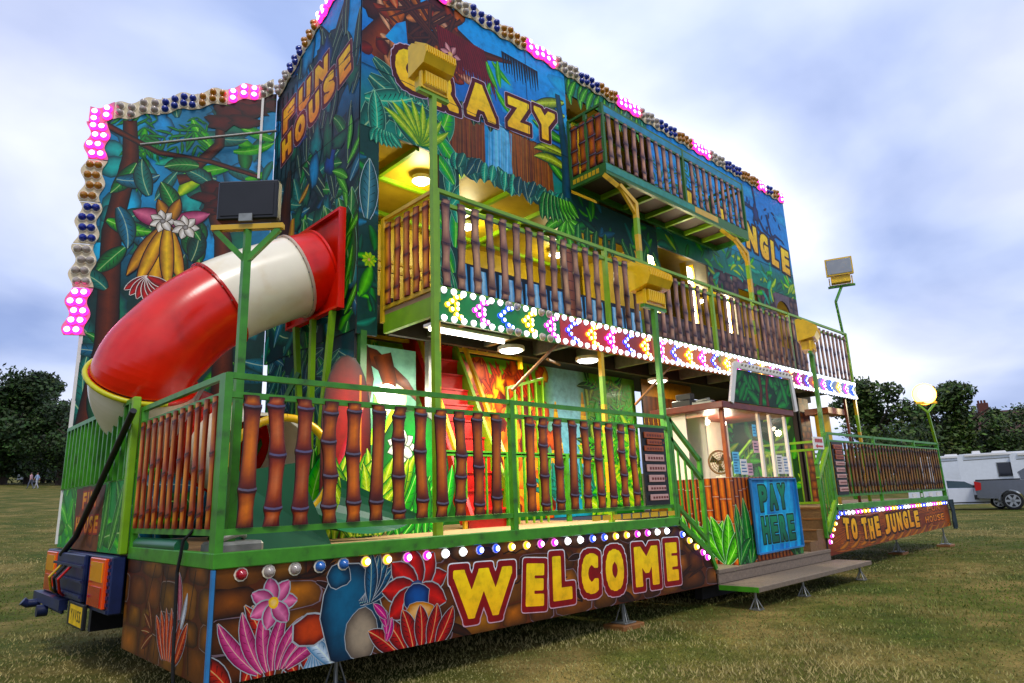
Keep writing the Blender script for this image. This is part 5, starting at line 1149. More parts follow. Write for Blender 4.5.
# ------------------------------------------------------------------ FUN HOUSE end and the folded wing
def end_panel():
    mu = Mural((1.75, 3.58, 0), -Y, Z, -X); W = 2.18
    top = lambda u: 6.64+u*.388
    mu.board([(0, 3.0), (W, 3.0), (W, top(W)), (0, top(0))], T_D, .03, lambda u, v: mixc(hx('#0c2a2c'), hx('#2a9ae0'), min(1, max(0, (v-5.4)*.75))))
    for q in range(26): mu.blob(rng.uniform(.2, 2.2), rng.uniform(4.8, 6.6), .35, .3, mixc(hx('#2a3a40'), hx('#3a5a60'), rng.random()), hx('#14262c'), .3)
    jungle_fill(mu, 0, 3.0, W, 5.2, 130, GD, (.3, .7), hx('#3a6a4a'))
    for q in range(30): mu.leaf(rng.uniform(.6, 2.2), rng.uniform(4.4, 6.6), rng.uniform(.5, .9), .16, rng.uniform(.5, 2.4), hx('#2a4a48'), hx('#0c1c20'), rng.uniform(-.6, .6), hx('#7a9aa0') if q % 2 else None, .005)
    for q in range(34): mu.blob(rng.uniform(.1, 2.1), rng.uniform(3.6, 6.9), rng.uniform(.08, .22), rng.uniform(.1, .3), rng.choice([hx('#2a9ad0'), hx('#2a8a8a'), hx('#3a5a9a'), hx('#1c6a4a')]), hx('#10242c'), .35)
    for u, a in ((.9, 1.4), (1.2, 1.2), (1.5, 1.5), (1.75, 1.7), (1.0, 2.0), (1.9, 1.3), (2.05, 1.7)): big_banana(mu, u, 3.5, 1.1, a, .3, (G_M, G_D))
    mu.strip([(.45, 4.2), (.42, 4.9), (.5, 5.4)], [.34, .3, .1], hx('#1c0e0a'), hx('#4a2a18')); mu.strip([(.35, 3.9), (.6, 4.3), (.65, 4.7)], [.2, .26, .1], hx('#8a5a24'), hx('#c89a4a'), hx('#6a4018'))
    mu.strip([(.2, 4.1), (.4, 4.4), (.6, 4.3)], [.1, .12, .08], hx('#8a5a24'), hx('#b8863a')); mu.leaf(.8, 4.85, .3, .1, .4, hx('#c89a4a'), hx('#6a4018'), .4)
    for q in range(12): mu.leaf(1.95, 3.2+.17*q, .4, .12, rng.uniform(.3, 2.8), G_L, G_D, .3)
    for q in range(5): mu.strip([(.05+.14*q, 6.6), (.12+.14*q, 5.7), (.1+.12*q, 5.0)], [.03, .025, .02], hx('#0c1418'))
    lay = [(.19, hx('#c8b0b8'), hx('#a89098')), (.175, hx('#6a0c14'), hx('#5a0c10')), (.07, hx('#ffd820'), hx('#f08c14'))]
    mu.letters('FUN', (.22, 5.98), (1.46, 6.20), .42, .42, lay, gap=.16, slant=.14)
    mu.letters('HOUSE', (.24, 5.56), (2.02, 6.02), .38, .44, lay, gap=.14, slant=.14)
    for v in (6.25, 5.35): mu.strip([(0, v-.02), (W, v)], [.01, .01], hx('#060c0c'))
    tag(mu.build('end_scenery_board', None), 'tall dark jungle end board with slanted FUN HOUSE letters', 'scenery board')

def wing():
    A = Vector((-.02, 4.46, 0)); B = Vector((1.742, 3.585, 0)); U = (B-A).normalized(); W = (B-A).length; N = Vector((U.y, -U.x, 0))
    if N.y > 0: N = -N
    mu = Mural(A, U, Z, N); T = lambda u: 6.08+u*.34
    t = thing('wing_board', 'folded out jungle side board with a wavy edge of coloured lights', 'scenery board', (A+B)/2+Z*1.0)
    mu.board([(0, 1.0), (W, 1.0), (W, T(W)), (0, T(0))], T_D, .03, lambda u, v: mixc(hx('#0a3834'), mixc(hx('#1a6a8a'), hx('#2a9ad0'), .4+.4*sin(u*4)), min(1, max(0, (v-3.9)*.8))))
    for q in range(30): mu.blob(rng.uniform(.1, 1.8), rng.uniform(3.2, 6.4), rng.uniform(.1, .28), rng.uniform(.12, .34), rng.choice([hx('#38a8e8'), hx('#2ab0a8'), hx('#6ac8f0'), hx('#1c7a5a')]), hx('#0c3a44'), .35)
    jungle_fill(mu, 0, 1.0, W, 3.2, 120, GD, (.3, .7))
    jungle_fill(mu, .3, 5.3, W, 6.5, 26, GC, (.3, .6))
    for q in range(9): mu.palm(rng.uniform(.3, 1.3), rng.uniform(5.9, 6.4), .7, rng.uniform(2.6, 6.2), G_M, G_D, 7)
    BRN = (hx('#2a1208'), hx('#6a3018'))
    for P, w in (([(1.55, 1.5), (1.5, 3.2), (1.42, 4.6), (1.15, 5.45), (.85, 5.35)], .24), ([(.08, 1.5), (.25, 3.2), (.18, 4.6), (.3, 5.6), (.25, 6.1)], .26), ([(1.0, 5.5), (1.3, 5.9), (1.3, 6.4)], .12), ([(0, 6.0), (.6, 5.7), (1.2, 5.65), (1.8, 5.5)], .06)):
        mu.strip(P, [w*(1-.12*i) for i in range(len(P))], BRN[0], BRN[1], BRN[0], hx('#0a0c0c'), .012)
    for q in range(30): mu.leaf(rng.uniform(.1, 1.6), rng.uniform(3.4, 5.6), rng.uniform(.3, .55), .2, rng.uniform(0, 6.2), *rng.choice(GD), rng.uniform(-.8, .8), hx('#0c1414'), .008)
    for q in range(14): mu.blob(rng.uniform(1.3, 1.85), rng.uniform(6.2, 6.7), .22, .1, hx('#5a1810'), hx('#1c0806'), .3)
    for q in range(12): mu.blob(rng.uniform(1.2, 1.8), rng.uniform(4.9, 5.3), .2, .1, hx('#5a1810'), hx('#1c0806'), .3)
    # generic golden heliconia with pink side leaves
    for a, c0, c1, L, w in ((2.75, hx('#d88aa0'), hx('#7a2a50'), .42, .22), (.30, hx('#e090a8'), hx('#7a2a50'), .5, .2), (-1.75, hx('#f0b828'), hx('#a85a10'), .95, .2), (-2.15, hx('#e0a020'), hx('#7a4010'), .8, .17), (-1.35, hx('#f4c840'), hx('#a86414'), .8, .17), (-1.95, hx('#f4c030'), hx('#a05a10'), .9, .15), (-1.55, hx('#f4c838'), hx('#a05a10'), .88, .15), (1.9, hx('#c88a24'), hx('#6a3a10'), .34, .14), (1.2, hx('#c88a24'), hx('#6a3a10'), .36, .14)):
        mu.leaf(.78, 4.75, L, w, a, c0, c1, .15, hx('#1c1008'), .012, vein=False)
    for q in range(8): mu.leaf(.62, 4.05, .3, .1, -2.6+.3*q, hx('#c83030'), hx('#5a0c10'), .2, hx('#e8e0d8'), .008, vein=False)
    mu.flower(.72, 4.78, .15, 7, hx('#f4f0e8'), hx('#b8b0a0'), hx('#3a2a10'), hx('#2a1c10')); mu.flower(.98, 4.72, .16, 7, hx('#f4f0e8'), hx('#b8b0a0'), hx('#3a2a10'), hx('#2a1c10'))
    mu.blob(.3, 2.55, .2, .26, hx('#2a7a4a'), hx('#0c3020'), .12, ol=hx('#0a1c14'))
    mu.build('mural', t)
    m = MB(); m.bar(A+Z*1.0-N*.01-U*.015, A+Z*6.1-N*.01-U*.015, .025, .04, up=U); m.build('edge_strip', 'whitep', t)
    # borders: left edge from the top, then the top edge
    L0 = lambda z: A+Z*z
    names = {'clear': 'unlit clear', 'pink': 'glowing pink', 'blue': 'unlit blue', 'amber': 'unlit amber'}
    for c, a, b, w in (('pink', 6.02, 5.52, 'just below its top corner'), ('amber', 5.51, 4.96, 'below the pink corner'), ('blue', 4.95, 4.42, 'in the middle'), ('clear', 4.41, 3.88, 'below the blue group'), ('pink', 3.87, 3.30, 'at the bottom')):
        knob_border('%s cabochons on the left edge of the wing board %s' % (names[c], w), [L0(b+.004), L0(a)], N, -U, c, 'creamboard', .19, .032)
    f = lambda u: A+U*u+Z*T(u)
    knob_border('glowing pink cabochons on the top left corner of the wing board', [f(-.2), f(.06)], N, Z, 'pink', 'creamboard', .2, .03)
    for c, a, b in (('clear', .064, .58), ('blue', .584, 1.0), ('amber', 1.004, 1.36), ('pink', 1.364, 1.75), ('clear', 1.754, 1.92)):
        knob_border('%s cabochons on the top edge of the wing board %s' % (names[c], {.064: 'left of the blue ones', .584: 'near the middle', 1.004: 'right of the blue ones', 1.364: 'near its right end', 1.754: 'beside the FUN HOUSE end'}[a]), [f(a), f(b)], N, Z, c, 'creamboard', .2, .03)
    # scaffold tubes in front of the boards
    m = MB(); m.tube([A+U*.42+Z*5.72+N*.12, A+U*1.7+Z*6.05+N*.12, A+U*2.0+Z*6.08+N*.2], .018, 8); tag(m.build('scaffold_tube', 'galv'), 'horizontal grey tube across the top of the wing board', 'tube')
    m = MB(); m.bar(A+U*1.80+Z*5.45+N*.05, A+U*1.80+Z*6.62+N*.05, .03, .03, up=U); tag(m.build('scaffold_tube', 'whitep'), 'upright white bar between the wing board and the FUN HOUSE end', 'tube')

# ------------------------------------------------------------------ slide
def slide():
    MAT['limeyellow'] = M('lime_yellow_plastic', '#c8c410', .35, var=.1)
    t = thing('tube_slide', 'red and cream spiral tube slide leaving the FUN HOUSE end', 'slide', (.6, 1.9, 1.0))
    y0, y1, z0, z1 = 1.56, 2.76, 3.24, 4.34; x = 1.70
    m = MB(); m.box((x-.02, y0, z0), (x+.0, y1, z1)); 
    for a, b in (((x-.07, y0, z0), (x-.021, y0+.03, z1)), ((x-.07, y1-.03, z0), (x-.021, y1, z1)), ((x-.07, y0+.031, z1-.03), (x-.021, y1-.031, z1)), ((x-.07, y0+.031, z0), (x-.021, y1-.031, z0+.03))): m.box(a, b)
    m.build('flange', 'red', t)
    pts = [(1.69, 2.13, 3.79), (1.43, 2.16, 3.68), (1.19, 2.2, 3.56), (.95, 2.24, 3.43), (.72, 2.28, 3.28), (.51, 2.31, 3.10), (.35, 2.34, 2.91), (.19, 2.38, 2.68), (.14, 2.45, 2.50), (.20, 2.62, 2.38), (.36, 2.84, 2.24), (.62, 2.90, 2.12), (.84, 2.74, 2.0), (.96, 2.42, 1.88), (.98, 2.05, 1.78), (.96, 1.62, 1.68), (.93, 1.2, 1.58)]
    # smooth path
    P = [Vector(p) for p in pts]; Q = []
    for i in range(len(P)-1):
        p0, p1, p2, p3 = P[max(i-1, 0)], P[i], P[i+1], P[min(i+2, len(P)-1)]
        for k in range(8):
            s = k/8; Q.append(.5*((2*p1)+(p2-p0)*s+(2*p0-5*p1+4*p2-p3)*s*s+(3*p1-p0-3*p2+p3)*s**3))
    Q.append(P[-1]); R = .43
    segs = [(0, 8, 'red'), (8, 32, 'cream'), (32, 64, 'red'), (64, 88, 'cream'), (88, 104, 'red'), (104, 120, 'cream')]
    for a, b, mt in segs:
        m = MB(); m.tube(Q[a:b+1], R, 64, cap=False)
        for e, i in ((Q[a], a), (Q[b], b)):
            d = (Q[min(i+1, len(Q)-1)]-Q[max(i-1, 0)]).normalized(); rr = R+.024
            m.tube([e-d*.014, e-d*.013, e+d*.013, e+d*.014], [R, rr, rr, R], 40, cap=False)
        m.build('tube_section', mt, t)
    e = Q[64]; d = (Q[65]-Q[63]).normalized(); u = (Z-d*d.z).normalized(); w = d.cross(u)
    fr = Vector((-.35, -.94, 0)); a0 = max(range(40), key=lambda k: (u*cos(2*pi*k/40)+w*sin(2*pi*k/40)).dot(fr))*2*pi/40
    m = MB(); m.tube([e+(u*cos(a0+2*pi*k/40)+w*sin(a0+2*pi*k/40))*(R+.03) for k in range(-5, 15)], .024, 8); m.tube([e+(u*cos(a0+2*pi*k/40)+w*sin(a0+2*pi*k/40))*(R+.03) for k in range(15, 36)], .024, 8, 1); m.build('joint_ring', ['limeyellow', 'red'], t)
    # bolts on the joints
    for i in (8, 32):
        d = (Q[i+1]-Q[i-1]).normalized(); u = (Z-d*d.z).normalized(); w = d.cross(u); m = MB()
        for k in range(18): a = 2*pi*k/18; m.dome(Q[i]+d*.014+(u*cos(a)+w*sin(a))*(R+.012), d, .009, .008, 6, 1)
        m.build('bolt_ring', 'galv', t)
    e = Q[-1]; d = (Q[-1]-Q[-3]).normalized()
    u = (Z-d*d.z).normalized(); w = d.cross(u); C = lambda a, r, k=0: e+d*k+(u*cos(a)+w*sin(a))*r
    m = MB(); m.tube([C(2*pi*k/40, R+.03) for k in range(41)], .035, 10, cap=False); m.build('exit_rim', 'yellowplastic', t)
    # green run-out trough
    m = MB(); L = []
    for s in (0, 1): L.append([])
    a0 = [pi*.5+pi*k/16 for k in range(17)]
    ring0 = [e+(u*cos(a)+w*sin(a))*.42 for a in a0]; end = Vector((1.55, .72, 1.03)); ring1 = [end+w*sin(a)*.42+Z*(.02+.42*(1-sin(pi*(i/16)))*.35) for i, a in enumerate(a0)]
    for i in range(16): m.face([ring0[i], ring0[i+1], ring1[i+1], ring1[i]], smooth=True)
    m.build('run_out', 'greenplastic', t)
    m = MB(); m.prism([(.16, .5, 1.0), (1.05, .5, 1.0), (.80, .62, 1.62), (.35, .75, 1.55)], (.1, .35, 0)); m.build('landing_hump', 'greenplastic', t)
    # three props beneath the flange
    for a in ((1.66, 2.55, 3.24), (1.66, 2.15, 3.24), (1.66, 1.72, 3.24)):
        m = MB(); m.bar(a, (1.66, 2.12+(a[1]-2.15)*.15, 1.0), .055, .055, up=(1, 0, 0)); m.build('prop', 'lime', t)
    m = MB(); m.bar((1.0, 2.9, 1.0), (1.64, 2.4, 2.7), .045); m.build('prop', 'dgreen', t)

# ------------------------------------------------------------------ floodlights
def floodlight(label, base, top, face, lit=False, w=.5, bend=None, group='floodlights on poles', pole='green', stripes=False):
    x, y, z0 = base; t = thing('floodlight', label, 'floodlight', base, group)
    tp = Vector((x, y, top)) if bend is None else Vector(bend)
    m = MB()
    if bend is None: m.bar((x, y, z0), (x, y, top), .055, .055, up=(1, 0, 0))
    else:
        k = Vector((x-.12, y, z0+(bend[2]-z0)*.62)); m.bar((x, y, z0), k, .04, .04, up=(0, 1, 0)); m.bar(k, bend, .04, .04, up=(0, 1, 0))
    m.build('pole', pole, t)
    f = Vector((cos(face), sin(face), 0)); s = Vector((-f.y, f.x, 0))
    L = lambda a, b, c: tp+f*a+s*b+Z*c
    m = MB(); m.bar(L(0, -w*.5, .0), L(0, w*.5, .0), .05, .04)
    m.build('cross_bar', pole, t)
    m = MB()
    m.bar(L(-.02, -w*.42, .02), L(-.02, -w*.42, .2), .02, .04, up=f); m.bar(L(-.02, w*.42, .02), L(-.02, w*.42, .2), .02, .04, up=f); m.bar(L(-.02, -w*.43, .03), L(-.02, w*.43, .03), .03, .02); m.build('bracket', 'yellowhead', t)
    m = MB(); pr = [(-.06, .06), (.12, .06), (.12, .2), (-.06, .2)]
    m.prism([L(a, -w*.36, c) for a, c in pr], s*(w*.72))
    for k in range(9): b = -w*.34+w*.68*k/8; m.bar(L(-.062, b, .07), L(-.062, b, .19), .012, .012, up=f)
    m.build('gear_box', 'yellowhead', t)
    m = MB(); pr = [(.16, .20), (.16, .56), (.10, .57), (-.13, .42), (-.15, .34), (-.1, .25)]
    m.prism([L(a, -w*.5, c) for a, c in pr], s*w)
    for k in range(13):
        b = -w*.47+w*.94*k/12; m.bar(L(.05, b, .555), L(-.135, b, .425), .012, .016, up=(0, 0, 1)); m.bar(L(-.145, b, .42), L(-.155, b, .34), .012, .014, up=f)
    m.build('head', 'yellowhead', t)
    m = MB(); m.prism([L(.162, -w*.45, .23), L(.162, w*.45, .23), L(.162, w*.45, .53), L(.162, -w*.45, .53)], f*.008); m.build('glass', 'lampglass_e' if lit else 'greyglass', t)
    if lit: lamp('SPOT', L(.3, 0, .4), 160, (1, .84, .5), r=.12, rot=Vector(-f+Z*.0).to_track_quat('Z', 'Y').to_euler(), parent=t)
    return t

def floods():
    MAT['lampedge_e'] = EM('lit_lamp_rim', (1, .62, .16), 5)
    MAT['greyglass'] = M('floodlight_glass', '#9aa0a8', .15, var=.05)
    floodlight('yellow floodlight on a lime pole before the CRAZY letters', (2.0, .43, 1.0), 5.22, pi/2, w=.37, pole='lime')
    floodlight('yellow wedge floodlight on a green pole in front of the walkway', (4.96, .06, 1.0), 3.44, pi/2, w=.46)
    floodlight('yellow floodlight on a green pole right of the booth header', (9.40, .08, 1.0), 3.42, pi/2+.3, w=.52)
    floodlight('small yellow floodlight on a bent arm at the far end of the walkway', (12.02, .47, 4.2), 5.2, pi*1.12, w=.5, bend=(12.35, .47, 5.28))
    t = thing('floodlight', 'lit warm lamp glowing on a forked pole at the far end of the right deck', 'floodlight', (15.2, .03, 2.1), 'floodlights on poles')
    tp = Vector((14.97, .03, 2.80)); r = Vector((.72, -.69, 0)); fc = Vector((-.9, -.42, -.12)).normalized()
    m = MB(); m.bar((15.2, .03, 2.1), tp, .05, .05, up=(0, 1, 0)); m.build('pole', 'lime', t)
    for sg in (-1, 1): m = MB(); m.bar(tp, tp+r*sg*.2+Z*.2, .04, .04); m.build('arm', 'lime', t)
    m = MB(); m.bar(tp+r*-.23+Z*.21, tp+r*.23+Z*.21, .05, .05); m.build('cross_bar', 'yellow', t)
    m = MB(); c = tp+Z*.40; m.dome(c-fc*.02, -fc, .235, .2, 20, 4, 0); m.build('head', 'yellowhead', t)
    m = MB(); m.dome(c, fc, .225, .10, 24, 4, 0, 1); m.build('glass', ['lampedge_e', 'lampglass_e'], t)
    lamp('SPOT', c+fc*.3, 160, (1, .84, .5), r=.12, rot=(-fc).to_track_quat('Z', 'Y').to_euler(), parent=t)
    # black floodlight on the Y-shaped post
    t = thing('floodlight', 'black flat floodlight on a green Y shaped post over the slide', 'floodlight', (.25, .42, 1.0), 'floodlights on poles')
    x, y = .25, .42
    m = MB(); m.bar((x, y, 1.0), (x, y, 3.12), .055, .055, up=(1, 0, 0)); m.bar((x, y, 3.05), (x, y, 3.33), .045, .045, up=(1, 0, 0)); m.build('pole', 'green', t)
    r = Vector((.72, -.69, 0))
    for sg in (-1, 1): m = MB(); m.bar((x, y, 3.08), Vector((x, y, 3.33))+r*sg*.24, .04, .04); m.build('arm', 'green', t)
    m = MB(); m.bar(Vector((x, y, 3.35))-r*.27, Vector((x, y, 3.35))+r*.27, .05, .04); m.build('cross_bar', 'yellow', t)
    m = MB(); c = Vector((x, y, 3.38)); b = Matrix.Translation(c) @ Matrix.Rotation(atan2(r.y, r.x), 4, 'Z')
    m.box((-.23, -.04, .02), (.23, .05, .34), bev=.012, mat=b)
    m.box((-.2, -.046, .05), (.2, -.0405, .31), bev=.002, mat=b)
    m.build('head', 'black', t)
    m = MB(); m.box((-.05, -.06, .0), (.05, -.041, .06), mat=b); m.build('junction_box', 'galv', t)

# ------------------------------------------------------------------ trailer tail
def tail():
    t = thing('trailer_tail', 'rear end of the trailer with green ribbed tailboard and blue chassis', 'trailer', (-.02, 3.2, .9))
    m = MB(); m.box((-.03, 1.93, 1.56), (.0, 4.48, 2.2)); m.bar((-.03, 1.9, 2.215), (-.03, 4.5, 2.215), .05, .04)
    for k in range(16): y = 1.98+.164*k; m.box((-.055, y, 1.57), (-.0305, y+.03, 2.195))
    m.build('tailboard', 'green', t)
    m = MB(); m.box((-.06, 1.86, .97), (.0, 1.928, 2.24), bev=.008); m.build('corner_post', 'lime', t)
    mu = Mural((-.03, 4.48, 0), -Y, Z, -X); mu.board([(0, .97), (2.54, .97), (2.54, 1.558), (0, 1.558)], G_M, .03)
    jungle_fill(mu, 0, .95, 2.54, 1.5, 60, [(hx('#4a9a3a'), hx('#1c5a24')), (G_L, G_M)], (.3, .6), hx('#2a6a30'))
    mu.poly([(.75, .97), (1.75, .97), (1.85, 1.55), (.7, 1.55)], [hx('#6a3a1c'), hx('#7a4a28'), hx('#4a2010'), hx('#5a2a14')])
    for q in range(12): mu.blob(rng.uniform(.8, 1.7), rng.uniform(1.0, 1.5), .15, .1, hx('#8a4a24'), hx('#4a2010'), .3)
    lay = [(.14, hx('#a02818'), hx('#a02818')), (.05, hx('#f0b420'), hx('#d86a10'))]
    mu.letters('FUN', (1.0, 1.34), (1.55, 1.35), .17, .17, lay, gap=.2); mu.letters('HOUSE', (.8, 1.11), (1.7, 1.12), .17, .17, lay, gap=.2)
    for s in (0, 1): mu.leaf(1.85+.3*s, 1.0, .6, .2, 1.2-.3*s, hx('#5aa040'), hx('#1c5a24'), .4, hx('#9ac08a'), .006)
    mu.build('lettered_board', t)
    m = MB(); m.box((-.10, 1.88, .52), (.0, 4.5, .955), bev=.01)
    for k in range(8): m.box((-.11, 1.9, .53+.052*k), (-.1005, 2.5, .555+.052*k))
    m.build('rear_beam', 'navy', t)
    m = MB(); m.box((-.14, 2.62, .56), (-.101, 3.75, .95), bev=.01)
    for k in range(3): m.bar((-.17, 2.5, .62+.12*k), (-.17, 3.7, .62+.12*k), .02)
    m.build('coupling_plate', 'navy', t)
    for k in range(3):
        m = MB(); y = 3.0+.2*k; m.tube([(-.15, y, .86), (-.24, y+.05, .74), (-.2, y+.15, .62), (-.15, y+.25, .58)], .012, 7); m.build('air_hose', ['redpaint', 'rubber', 'yellow'][k], t)
    m = MB(); m.bar((-.15, 3.2, .50), (-.15, 4.5, .50), .07, .09); m.tube([(-.15, 4.3, .44), (-.26, 4.3, .44), (-.30, 4.3, .47)], .04, 10); m.tube([(-.15, 3.9, .40), (-.24, 3.9, .40)], .055, 12); m.box((-.13, 3.4, .40), (-.1, 4.3, .53), bev=.01); m.build('bumper', 'navy', t)
    for y in (1.95, 3.86):
        m = MB(); m.box((-.13, y, .56), (-.1005, y+.50, .94), bev=.006); L = m.build('light_unit', 'orangelens', t)
        m = MB(); m.box((-.137, y+.06, .76), (-.1302, y+.44, .91)); m.build('amber_lens', 'amberlens', L)
        m = MB(); m.box((-.136, y+.06, .57), (-.1302, y+.44, .72)); m.build('red_lens', 'redlens', L)
    m = MB(); m.box((-.15, 2.42, .36), (-.12, 3.0, .56), bev=.006); m.build('plate_holder', 'black', t)
    mu = Mural((-.154, 2.90, .38), -Y, Z, -X); mu.board([(0, 0), (.46, 0), (.46, .16), (0, .16)], hx('#f0c410'), .004)
    mu.letters('YV', (.05, .035), (.19, .035), .09, .09, [(.02, (.01, .01, .01), (.01, .01, .01))], gap=.25); mu.letters('VSS', (.22, .035), (.42, .035), .09, .09, [(.02, (.01, .01, .01), (.01, .01, .01))], gap=.25)
    mu.build('number_plate', t)
    m = MB(); m.tube([(-.09, 1.72, 2.10), (-.09, 3.3, 1.1), (-.13, 3.62, .93)], .028, 8); tag(m.build('gas_strut', 'black'), 'black strut lying diagonally across the trailer tail', 'strut')
    m = MB(); m.tube([(.02, .42, 1.17), (-.02, .5, 1.1), (-.025, .56, .9), (-.02, .55, .6), (-.025, .52, .4), (-.01, .5, .1), (.0, .5, .012)], .011, 6); tag(m.build('cable', 'rubber'), 'thin black cable hanging down the left end skirt', 'cable')
    m = MB(); m.box((.12, .25, 1.0), (.42, .6, 1.08), bev=.02); m.tube([(.15, .3, 1.1), (.3, .35, 1.13), (.4, .55, 1.1)], .02, 6); tag(m.build('plug_box', 'galv'), 'grey plug box lying on the deck in the left corner', 'box')
    m = MB(); m.tube([(.05, .75, 1.05), (.05, 1.75, 1.05)], .05, 10); tag(m.build('rolled_mat', 'greenplastic'), 'rolled green mat lying along the left end of the deck', 'mat')
# ================================================================== SETTING
CAM_P = Vector((-1.5605, -4.3186, 1.2793)); YAW, PIT, ROL, FOC = RAD(-43.6013), RAD(13.3548), RAD(-2.1568), 667.4157
cf = Vector((-cos(PIT)*sin(YAW), cos(PIT)*cos(YAW), sin(PIT))); cr = Vector((cos(YAW), sin(YAW), 0)); cu = cr.cross(cf)
cr, cu = cr*cos(ROL)+cu*sin(ROL), cu*cos(ROL)-cr*sin(ROL)
def camera():
    c = bpy.data.cameras.new('camera'); o = bpy.data.objects.new('camera', c); COL.objects.link(o)
    c.sensor_width = 36; c.sensor_fit = 'HORIZONTAL'; c.lens = FOC*36/1024; c.clip_end = 2000; c.clip_start = .05
    m = Matrix(((cr.x, cu.x, -cf.x), (cr.y, cu.y, -cf.y), (cr.z, cu.z, -cf.z))).to_4x4(); m.translation = CAM_P; o.matrix_world = m
    S.camera = o
def at(px, depth):
    d = cf+cr*((px-512)/FOC)-cu*((485-341.5)/FOC); p = CAM_P+d*depth; return p.x, p.y
def terr(x, y):
    t = max(0., y-5); return .059*t*t/(t+6)

def world():
    w = bpy.data.worlds.new('World'); S.world = w; w.use_nodes = True; nt = w.node_tree; L = nt.links
    bg = nt.nodes['Background']; bg.inputs['Strength'].default_value = .1
    sky = nt.nodes.new('ShaderNodeTexSky'); sky.sky_type = 'NISHITA'; sky.sun_disc = False; sky.sun_elevation = RAD(SUN_EL); sky.sun_rotation = RAD(SUN_ROT); sky.air_density = 1.2; sky.dust_density = 1.5; sky.ozone_density = 2
    tc = nt.nodes.new('ShaderNodeTexCoord'); sx = nt.nodes.new('ShaderNodeSeparateXYZ'); L.new(tc.outputs['Generated'], sx.inputs[0])
    ad = nt.nodes.new('ShaderNodeMath'); ad.operation = 'ADD'; ad.inputs[1].default_value = .35; L.new(sx.outputs['Z'], ad.inputs[0])
    mx_ = nt.nodes.new('ShaderNodeMath'); mx_.operation = 'MAXIMUM'; mx_.inputs[1].default_value = .1; L.new(ad.outputs[0], mx_.inputs[0])
    dv = nt.nodes.new('ShaderNodeVectorMath'); dv.operation = 'DIVIDE'; L.new(tc.outputs['Generated'], dv.inputs[0])
    cb = nt.nodes.new('ShaderNodeCombineXYZ'); [L.new(mx_.outputs[0], cb.inputs[i]) for i in range(3)]; L.new(cb.outputs[0], dv.inputs[1])
    def nz(scale, det, off, rough=.5):
        mp = nt.nodes.new('ShaderNodeMapping'); mp.inputs['Location'].default_value = off; mp.inputs['Scale'].default_value = (1, 1, 1.3); L.new(dv.outputs[0], mp.inputs['Vector'])
        n = nt.nodes.new('ShaderNodeTexNoise'); n.inputs['Scale'].default_value = scale; n.inputs['Detail'].default_value = det; n.inputs['Roughness'].default_value = rough; n.inputs['Distortion'].default_value = .25; L.new(mp.outputs[0], n.inputs['Vector']); return n
    n1 = nz(1.7, 6, CLOUD_OFF, .42); n2 = nz(4.0, 5, (3.1, 1.7, 0), .45)
    r1 = ramp(nt, n1.outputs['Fac'], [(.33, hx('#90a2cc')), (.45, hx('#b8c4e2')), (.56, hx('#d6dcf0')), (.70, hx('#f6f7fc'))])
    r2 = ramp(nt, n2.outputs['Fac'], [(.3, (.88, .89, .93)), (.65, (1.05, 1.05, 1.05))])
    m1 = nt.nodes.new('ShaderNodeMix'); m1.data_type = 'RGBA'; m1.blend_type = 'MULTIPLY'; m1.inputs['Factor'].default_value = 1; L.new(r1.outputs['Color'], m1.inputs['A']); L.new(r2.outputs['Color'], m1.inputs['B'])
    # a broad bright patch of thin cloud over the ride
    dt = nt.nodes.new('ShaderNodeVectorMath'); dt.operation = 'DOT_PRODUCT'; L.new(tc.outputs['Generated'], dt.inputs[0]); dt.inputs[1].default_value = Vector(GLOW_DIR).normalized()
    r3 = ramp(nt, dt.outputs['Value'], [(.55, (.72, .74, .80)), (.82, (.86, .87, .91)), (.97, (1.08, 1.08, 1.08))])
    m2 = nt.nodes.new('ShaderNodeMix'); m2.data_type = 'RGBA'; m2.blend_type = 'MULTIPLY'; m2.inputs['Factor'].default_value = 1; L.new(m1.outputs['Result'], m2.inputs['A']); L.new(r3.outputs['Color'], m2.inputs['B'])
    sc = nt.nodes.new('ShaderNodeVectorMath'); sc.operation = 'SCALE'; sc.inputs['Scale'].default_value = CLOUD_B; L.new(m2.outputs['Result'], sc.inputs[0])
    m3 = nt.nodes.new('ShaderNodeMix'); m3.data_type = 'RGBA'; m3.inputs['Factor'].default_value = .90; L.new(sky.outputs[0], m3.inputs['A']); L.new(sc.outputs[0], m3.inputs['B'])
    L.new(m3.outputs['Result'], bg.inputs['Color'])
    l = bpy.data.lights.new('sun', 'SUN'); l.energy = SUN_E; l.angle = RAD(14); l.color = (1, .95, .88); o = bpy.data.objects.new('sun', l); COL.objects.link(o)
    az = RAD(SUN_ROT); d = Vector((sin(az)*cos(RAD(SUN_EL)), cos(az)*cos(RAD(SUN_EL)), sin(RAD(SUN_EL))))
    o.rotation_euler = d.to_track_quat('Z', 'Y').to_euler()

